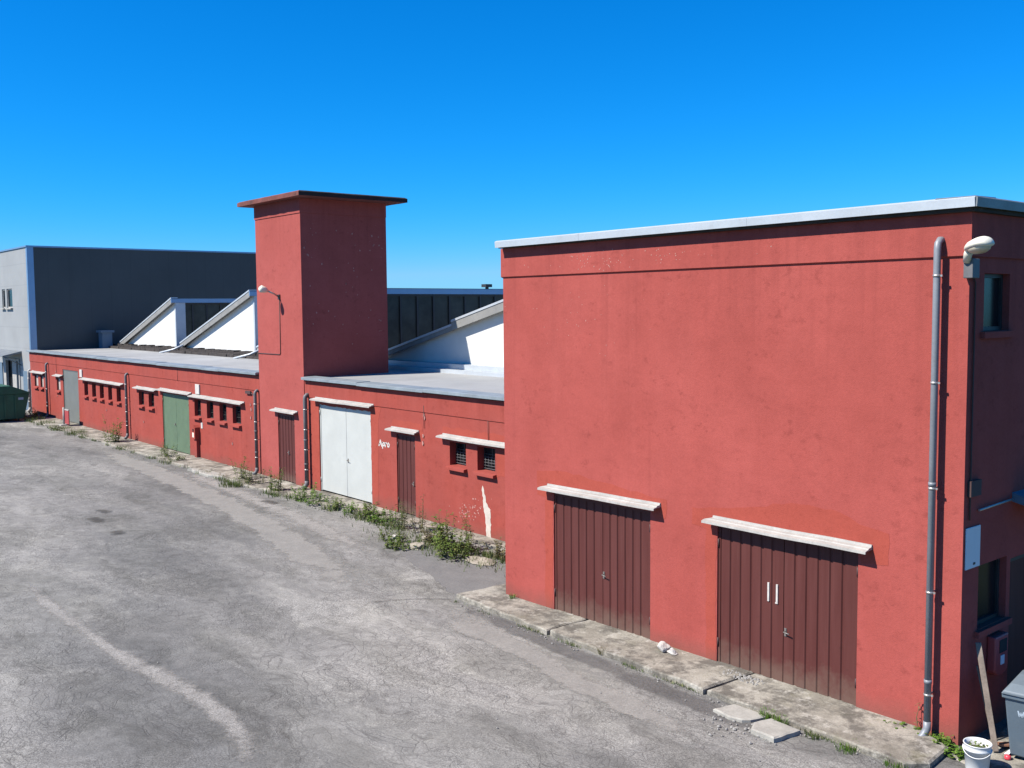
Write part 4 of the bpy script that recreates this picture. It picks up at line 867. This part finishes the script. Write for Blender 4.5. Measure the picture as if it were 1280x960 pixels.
for k in range(90):
    a = r_.uniform(0, 6.28); rr = 0.13 * math.sqrt(r_.random()); p = Vector((rr * math.cos(a), rr * math.sin(a), 0.28 + r_.uniform(0, 0.05))); d = Vector((r_.gauss(0, 1), r_.gauss(0, 1), r_.uniform(0.2, 1))).normalized() * r_.uniform(0.02, 0.05); s_ = d.cross(Vector((0, 0, 1))).normalized() * 0.012
    mb.add([p, p + d * 0.5 + s_, p + d, p + d * 0.5 - s_], [(0, 1, 2, 3)])
mb.build('weeds', 'leaf', bk, fix=False)
# plank leaning on the wall, boards, litter
def beam(name, a, b, wd, th, mat, label, cat, roll=0.0):
    a, b = Vector(a), Vector(b); t = (b - a).normalized(); s_ = t.cross(Vector((0, 0, 1))).normalized()
    u = s_.cross(t); s2 = s_ * math.cos(roll) + u * math.sin(roll); u2 = t.cross(s2) * -1
    vs = [p + s2 * i * wd / 2 + u2 * j * th / 2 for p in (a, b) for i, j in ((-1, -1), (1, -1), (1, 1), (-1, 1))]
    o = MB().add(vs, [(3, 2, 1, 0), (4, 5, 6, 7), (0, 1, 5, 4), (1, 2, 6, 5), (2, 3, 7, 6), (3, 0, 4, 7)]).build(name, mat, bevel=0.006)
    rebase(o, a); return tag(o, label, cat)
beam('plank', (-5.80, 12.45, 0.03), (-6.14, 12.62, 1.30), 0.07, 0.035, 'wood', 'weathered grey plank leaning against the shaded end wall behind the white bucket', 'plank', 0.6)
beam('board', (-5.85, 12.62, 0.06), (-5.58, 12.95, 0.05), 0.16, 0.03, 'board', 'short brown board lying on the ground between bucket and grey bin', 'board', 0.2)
tag(rebase(MB().lathe([(0.0, 0), (0.036, 0.0), (0.04, 0.015), (0.036, 0.05), (0.0, 0.058)], (-5.62, 12.38, 0.014), 14).build('plastic_cap', 'redcap'), (-5.62, 12.38, 0.014)), 'small bright red plastic cap lying at the foot of the grey bin', 'litter')
tag(rebase(MB().add([(-5.72, 12.5, 0.016), (-5.62, 12.52, 0.09), (-5.60, 12.6, 0.14), (-5.70, 12.58, 0.05), (-5.66, 12.46, 0.02)], [(0, 1, 2, 3), (0, 4, 1)]).build('paper_scrap', 'sign', fix=False), (-5.66, 12.52, 0.016)), 'crumpled white paper scrap against the grey bin', 'litter')
beam('stick', (-5.98, 12.75, 0.02), (-6.17, 12.66, 0.98), 0.022, 0.022, 'wood', 'thin dark stick leaning on the end wall left of the plank', 'stick')
# loose paving stones by the kerb
def flag(poly, label, seed, z=0.05):
    o = rough_slab('paving_slab', poly, z, 'slabstone', seed, 0.012, 0.12, 0.012); cx = sum(p[0] for p in poly) / len(poly); cy = sum(p[1] for p in poly) / len(poly)
    rebase(o, (cx, cy, 0)); return tag(o, label, 'paving slab', 'loose paving slabs by the kerb')
flag([(-8.86, 11.18), (-8.94, 10.80), (-8.62, 10.74), (-8.45, 10.80), (-8.36, 10.9), (-8.31, 11.14), (-8.45, 11.17)], 'broken pale paving slab with a chipped corner, farther from the plain red corner', 41)
flag([(-8.20, 11.12), (-8.27, 10.82), (-8.16, 10.62), (-7.76, 10.60), (-7.72, 11.08)], 'squarer pale paving slab nearer the corner, tilted beside the kerb grass', 42, 0.07)
def rock(x, y, z, sx, sy, sz, mat, label, seed, cat='stone', group=None):
    r = random.Random(seed); bm = bmesh.new(); bmesh.ops.create_icosphere(bm, subdivisions=3, radius=1)
    ph = [r.uniform(0, 6) for _ in range(6)]
    cuts = [(Vector((r.gauss(0, 1), r.gauss(0, 1), r.gauss(0.3, 0.8))).normalized(), r.uniform(0.5, 0.8)) for _ in range(9)]
    for v in bm.verts:
        for nn, dd in cuts:
            e = v.co.dot(nn) - dd
            if e > 0: v.co -= nn * e
    for v in bm.verts:
        c = v.co; k = 1 + 0.16 * math.sin(3 * c.x + ph[0]) * math.sin(2.6 * c.y + ph[1]) + 0.12 * math.sin(5 * c.z + ph[2] + 2 * c.x) + r.uniform(-.05, .05)
        v.co = Vector((c.x * sx * k, c.y * sy * k, max(-0.25, c.z) * sz * k))
    me = bpy.data.meshes.new('stone'); bm.to_mesh(me); bm.free(); me.materials.append(M[mat])
    o = bpy.data.objects.new('stone', me); C.objects.link(o); o.location = (x, y, z); return tag(o, label, cat, group)
rock(-10.92, 11.95, 0.15, 0.13, 0.11, 0.13, 'stone', 'largest white rubble lump on the concrete between the two brown doors', 51)
rock(-10.74, 11.96, 0.12, 0.11, 0.08, 0.06, 'stone', 'flat pale lump at the right of the rubble pile between the brown doors', 53)
rock(-19.84, 13.2, 0.02, 0.42, 0.26, 0.11, 'mossstone', 'wide flat mossy stone among the weeds under the painted-out wall', 54)
rock(-17.83, 13.45, 0.02, 0.5, 0.25, 0.09, 'mossstone', 'long flat brown stone nearest the tall red block among weeds', 55)
rock(-20.95, 13.35, 0.02, 0.3, 0.22, 0.10, 'stone', 'pale grey stone edging the weeds in front of the narrow brown door', 56)
rock(-20.3, 13.75, 0.04, 0.2, 0.16, 0.12, 'mossstone', 'rounded stone in the middle of the weed bed', 57)
tag(rebase(rough_slab('step_slab', [(-34.9, 13.55), (-33.0, 13.5), (-32.4, 13.75), (-32.8, 14.0), (-34.6, 13.95)], 0.09, 'slabstone', 58, 0.05, 0.2), (-33.7, 13.75, 0)), 'pale broken slab lying at the pavement edge under the four windows', 'paving slab')
mb = MB(); r_ = random.Random(61)
def crumb(x, y, s_, z=0.012):
    p = [Vector((x, y, z)) + Vector((s_ * math.cos(q) * r_.uniform(.6, 1.2), s_ * math.sin(q) * r_.uniform(.6, 1.2), 0)) for q in (0, 1.3, 2.5, 3.8, 5.1)]
    t = [(v + (Vector((x, y, z)) - v) * 0.45) + Vector((0, 0, s_ * r_.uniform(.5, .9))) for v in p]
    mb.add(p + t, [(i, (i + 1) % 5, 5 + (i + 1) % 5, 5 + i) for i in range(5)] + [(5, 6, 7, 8, 9)])
for k in range(60): crumb(r_.gauss(-8.3, 0.35), r_.gauss(10.6, 0.2), r_.uniform(0.006, 0.03))
for k in range(70): crumb(r_.uniform(-15.3, -6.5), 11.12 + abs(r_.gauss(0, 0.05)) * -1, r_.uniform(0.005, 0.022))
for k in range(120): crumb(r_.uniform(-9.7, -9.0), r_.uniform(11.85, 12.1), r_.uniform(0.006, 0.028), 0.09)
for k in range(90): crumb(r_.uniform(-40, -16), 14.0 - abs(r_.gauss(0, 0.35)), r_.uniform(0.01, 0.035))
for k in range(60): crumb(r_.uniform(-22, -8), r_.uniform(4, 11), r_.uniform(0.004, 0.016))
tag(mb.build('rubble_crumbs', 'crumb'), 'small pale crumbs of concrete scattered along the kerbs', 'rubble', kind='stuff')
# ================================================================== WEEDS
def leaf(mb, p, d, L, W, nrm=None, bend=0.3):
    d = d.normalized(); s_ = d.cross(Vector((0, 0, 1)))
    if s_.length < 0.1: s_ = Vector((1, 0, 0))
    s_ = s_.normalized() * W / 2; dn = Vector((0, 0, -L * bend))
    mb.add([p, p + d * L * 0.35 + s_, p + d * L * 0.75 + s_ * 0.7 + dn * 0.4, p + d * L + dn, p + d * L * 0.75 - s_ * 0.7 + dn * 0.4, p + d * L * 0.35 - s_], [(0, 1, 2, 3, 4, 5)])
def weed(x, y, z, h, spread, stems, label, seed, leafmat='leaf', lsize=0.09, dens=26, lw=0.35, name='weed', group='weeds along the wall', cat='weed', lean=0.25):
    if name == 'weed' and stems > 2: h *= 1.3; lsize *= 1.1; dens = int(dens * 1.4); stems = int(stems * 1.05)
    r = random.Random(seed); t = thing(name, (x, y, z), label, cat, group, local=(0, 0, 0)); sm = MB(); lf = MB()
    for k in range(stems):
        a = r.uniform(0, 6.28); rr = spread * math.sqrt(r.random()); b = Vector((rr * math.cos(a), rr * math.sin(a), 0)); hh = h * r.uniform(0.45, 1.0) * (1 - 0.35 * rr / max(spread, 0.01))
        ln = Vector((math.cos(a), math.sin(a), 0)) * hh * lean * r.uniform(0.2, 1.2); pts = [b + ln * (q / 4) ** 1.6 + Vector((r.gauss(0, .01), r.gauss(0, .01), hh * q / 4)) for q in range(5)]
        pts[0].z = -0.01
        sm.tube(pts, [0.007, 0.006, 0.005, 0.004, 0.002], 4, False)
        for q in range(int(dens * hh / h)):
            u = 0.06 + 0.94 * r.random(); i = min(3, int(u * 4)); p = pts[i].lerp(pts[i + 1], u * 4 - i); aa = r.uniform(0, 6.28)
            leaf(lf, p, Vector((math.cos(aa), math.sin(aa), r.uniform(-0.1, 0.8))), lsize * r.uniform(0.5, 1.25) * (1.15 - 0.6 * u), lsize * lw * r.uniform(0.7, 1.2), bend=r.uniform(0.1, 0.5))
    sm.build('stems', 'stem', t, fix=False); lf.build('leaves', leafmat, t, fix=False); return t
def tuft(x, y, z, h, spread, n, label, seed, mat='grass', wd=0.012, name='grass_tuft', group='grass tufts along the kerbs'):
    r = random.Random(seed); mb = MB()
    for k in range(n):
        a = r.uniform(0, 6.28); rr = spread * math.sqrt(r.random()); b = Vector((rr * math.cos(a), rr * math.sin(a), 0)); hh = h * r.uniform(0.4, 1.0); q = a + r.gauss(0, .8); o = Vector((math.cos(q), math.sin(q), 0)); s_ = Vector((-o.y, o.x, 0)) * wd * 0.5; ln = hh * r.uniform(0.15, 0.8)
        p1 = b + o * ln * 0.25 + Vector((0, 0, hh * 0.55)); p2 = b + o * ln * 0.6 + Vector((0, 0, hh * 0.9)); p3 = b + o * ln + Vector((0, 0, hh * r.uniform(0.8, 1.05)))
        mb.add([b - s_, b + s_, p1 + s_ * 0.9, p1 - s_ * 0.9, p2 + s_ * 0.6, p2 - s_ * 0.6, p3], [(0, 1, 2, 3), (3, 2, 4, 5), (5, 4, 6)])
    o = mb.build(name, mat, fix=False); o.location = (x, y, z); return tag(o, label, 'grass', group)
W = weed
W(-44.55, 13.98, 0, 1.15, 0.3, 14, 'tall pointed weed standing alone by the drainpipe right of the five windows', 101, lsize=0.16, dens=30)
W(-38.5, 14.12, 0, 0.62, 0.35, 12, 'leafy weed growing against the foot of the green door', 102, lsize=0.12)
W(-37.15, 14.0, 0, 0.3, 0.28, 12, 'low dark weed at the pavement edge just right of the green door', 103, lsize=0.1)
W(-31.5, 13.98, 0, 0.85, 0.16, 8, 'thin dark weed left of the drainpipe beside the tower', 104, lsize=0.12)
W(-30.6, 14.0, 0, 0.6, 0.35, 15, 'spreading weed at the foot of the tower left of its brown door', 105, 'grass', 0.16, 22, 0.16)
W(-28.85, 13.95, 0, 0.95, 0.16, 14, 'tall dense narrow weed in front of the tower door', 106, lsize=0.13, dens=34, lw=0.25, lean=0.12)
W(-27.05, 14.05, 0, 0.55, 0.32, 16, 'bushy bright weed at the left foot of the white double door', 107, 'leafbright', 0.12)
W(-26.2, 13.95, 0, 0.3, 0.3, 14, 'low weed under the middle of the white double door', 108, 'leafbright', 0.1)
W(-25.2, 13.95, 0, 0.34, 0.34, 16, 'low green weed under the right leaf of the white double door', 109, lsize=0.1)
W(-24.55, 14.1, 0, 0.3, 0.3, 14, 'small weed right of the white double door below the painted word', 110, 'leafbright', 0.09)
W(-23.55, 14.12, 0, 0.42, 0.34, 18, 'dark leafy weed between the painted word and the narrow brown door', 111, lsize=0.12)
W(-22.75, 14.05, 0, 0.36, 0.34, 16, 'pale green weed under the narrow brown door', 112, 'leafbright', 0.1)
W(-21.9, 14.0, 0, 0.75, 0.2, 12, 'upright weed against the right edge of the narrow brown door', 113, 'grass', 0.16, 24, 0.14, lean=0.15)
W(-21.05, 14.05, 0, 1.05, 0.24, 10, 'tall dry flowering weed right of the narrow brown door', 114, 'dry', 0.13, 26, 0.16, lean=0.15)
W(-20.75, 12.98, 0, 0.3, 0.3, 14, 'dark weed on the front edge of the weed bed', 115, lsize=0.1)
W(-20.05, 12.92, 0, 0.24, 0.42, 20, 'low trailing weed along the asphalt edge before the mossy stone', 116, lsize=0.09)
W(-19.95, 13.75, 0, 0.55, 0.32, 14, 'yellowish weed behind the wide mossy stone', 117, 'dry', 0.12, 26, 0.25)
W(-19.05, 13.6, 0, 0.95, 0.4, 13, 'tallest bushy weed below the two barred windows', 118, lsize=0.15, dens=34)
W(-18.5, 13.25, 0, 0.62, 0.4, 14, 'dense green weed at the front of the big clump near the tall block', 119, lsize=0.13, dens=32)
W(-18.85, 14.1, 0, 0.9, 0.2, 8, 'loose reddish dry weed rising before the bare plaster streak', 120, 'dry', 0.12, 20, 0.2)
W(-17.75, 14.0, 0, 0.4, 0.36, 16, 'low faded weed beside the bare plaster streak', 121, 'dry', 0.1)
W(-17.0, 14.0, 0, 0.38, 0.4, 18, 'greyish weed tucked against the hidden side of the tall block', 122, 'dry', 0.1)
W(-6.98, 12.18, 0.02, 0.13, 0.18, 22, 'bright clover patch left of the foot of the tall drainpipe', 123, 'leafbright', 0.055, 14, 0.8, 'clover', 'clover patches at the corner', 'plant')
W(-6.72, 12.14, 0.02, 0.12, 0.14, 18, 'bright clover patch under the outlet of the tall drainpipe', 124, 'leafbright', 0.055, 14, 0.8, 'clover', 'clover patches at the corner', 'plant')
W(-6.36, 12.13, 0.02, 0.17, 0.17, 26, 'bright clover patch right at the red corner', 125, 'leafbright', 0.06, 14, 0.8, 'clover', 'clover patches at the corner', 'plant')
W(-6.1, 12.02, 0.012, 0.14, 0.15, 22, 'bright clover patch between the pavement end and the white bucket', 126, 'leafbright', 0.06, 14, 0.8, 'clover', 'clover patches at the corner', 'plant')
W(-6.72, 12.22, 0.05, 0.6, 0.005, 1, 'single yellowish weed stalk beside the tall drainpipe', 127, 'dry', 0.08, 18, 0.25, lean=0.1)
W(-59.6, 14.2, 0, 0.5, 0.5, 18, 'low weed standing in for dark junk at the far end of the red wall near the dumpster', 128, lsize=0.16)  # both weeds here are added as a hint of dark junk
W(-58.3, 14.15, 0, 0.38, 0.5, 16, 'second low weed standing in for dark junk, from the dumpster end of the red wall', 129, lsize=0.16)
tuft(-30.8, 13.35, 0, 0.22, 0.4, 260, 'low grass patch on the asphalt before the tower weeds', 201)
tuft(-48.9, 13.75, 0, 0.3, 0.5, 220, 'grass tuft at the kerb below the row of five windows', 202)
tuft(-54.3, 13.8, 0, 0.25, 0.5, 220, 'grass tuft at the kerb in front of the left side of the grey door', 203)
tuft(-56.6, 13.9, 0, 0.3, 0.5, 200, 'grass tuft at the kerb by the first drainpipe', 204)
tuft(-51.3, 13.75, 0, 0.2, 0.5, 200, 'grass tuft beside the white post', 205)
tuft(-8.33, 11.2, 0, 0.13, 0.1, 130, 'mossy green grass tuft between the two loose paving slabs and the kerb', 206, 'leafbright', 0.008)
tuft(-8.08, 11.17, 0, 0.12, 0.1, 110, 'second green tuft at the kerb right behind the squarer paving slab', 207, 'leafbright', 0.008)
tuft(-7.55, 11.17, 0, 0.09, 0.14, 110, 'thin kerb grass just right of the loose paving slabs', 208, 'grass', 0.008)
tuft(-7.05, 11.15, 0, 0.1, 0.16, 130, 'kerb grass near the end of the pavement', 209, 'leafbright', 0.008)
tuft(-6.4, 11.2, 0, 0.1, 0.16, 130, 'kerb grass at the very corner of the pavement', 210, 'leafbright', 0.008)
tuft(-11.6, 11.26, 0.02, 0.12, 0.07, 70, 'small yellowish tuft in the kerb joint below the left brown door', 211, 'dry', 0.008)
tuft(-14.85, 12.02, 0.08, 0.1, 0.06, 50, 'tiny tuft at the left foot of the tall block', 212, 'leafbright', 0.008)
# creeping green in the joints: too many blades to count
mb = MB(); r_ = random.Random(77)
def blade(x, y, z, h, wd):
    a = r_.uniform(0, 6.28); o = Vector((math.cos(a), math.sin(a), 0)); s_ = Vector((-o.y, o.x, 0)) * wd; b = Vector((x, y, z))
    mb.add([b - s_, b + s_, b + o * h * 0.5 + Vector((0, 0, h))], [(0, 1, 2)])
for k in range(1800):
    x = r_.uniform(-15.6, -6.3)
    if math.sin(x * 2.3) + math.sin(x * 5.1 + 1) + r_.gauss(0, .5) < 0.5: continue
    blade(x, 11.2 + r_.gauss(0, 0.03), 0.0, r_.uniform(0.02, 0.07), 0.006)
for k in range(5200):
    x = r_.uniform(-57, -17.2); yb = 13.68 if x < -28 else 13.9
    if math.sin(x * 1.3) + math.sin(x * 3.7 + 1) + r_.gauss(0, .5) < (0.55 if x < -29 else -0.35): continue
    blade(x, yb + r_.gauss(0, 0.12), 0.0, r_.uniform(0.05, 0.2), 0.012)
for k in range(1100):
    blade(r_.gauss(-19.2, 1.3), r_.gauss(13.5, 0.3), 0.0, r_.uniform(0.04, 0.2), 0.01)
tag(mb.build('ground_grass', 'grass', fix=False), 'short grass growing in the joints along the pavement edges', 'grass', kind='stuff')
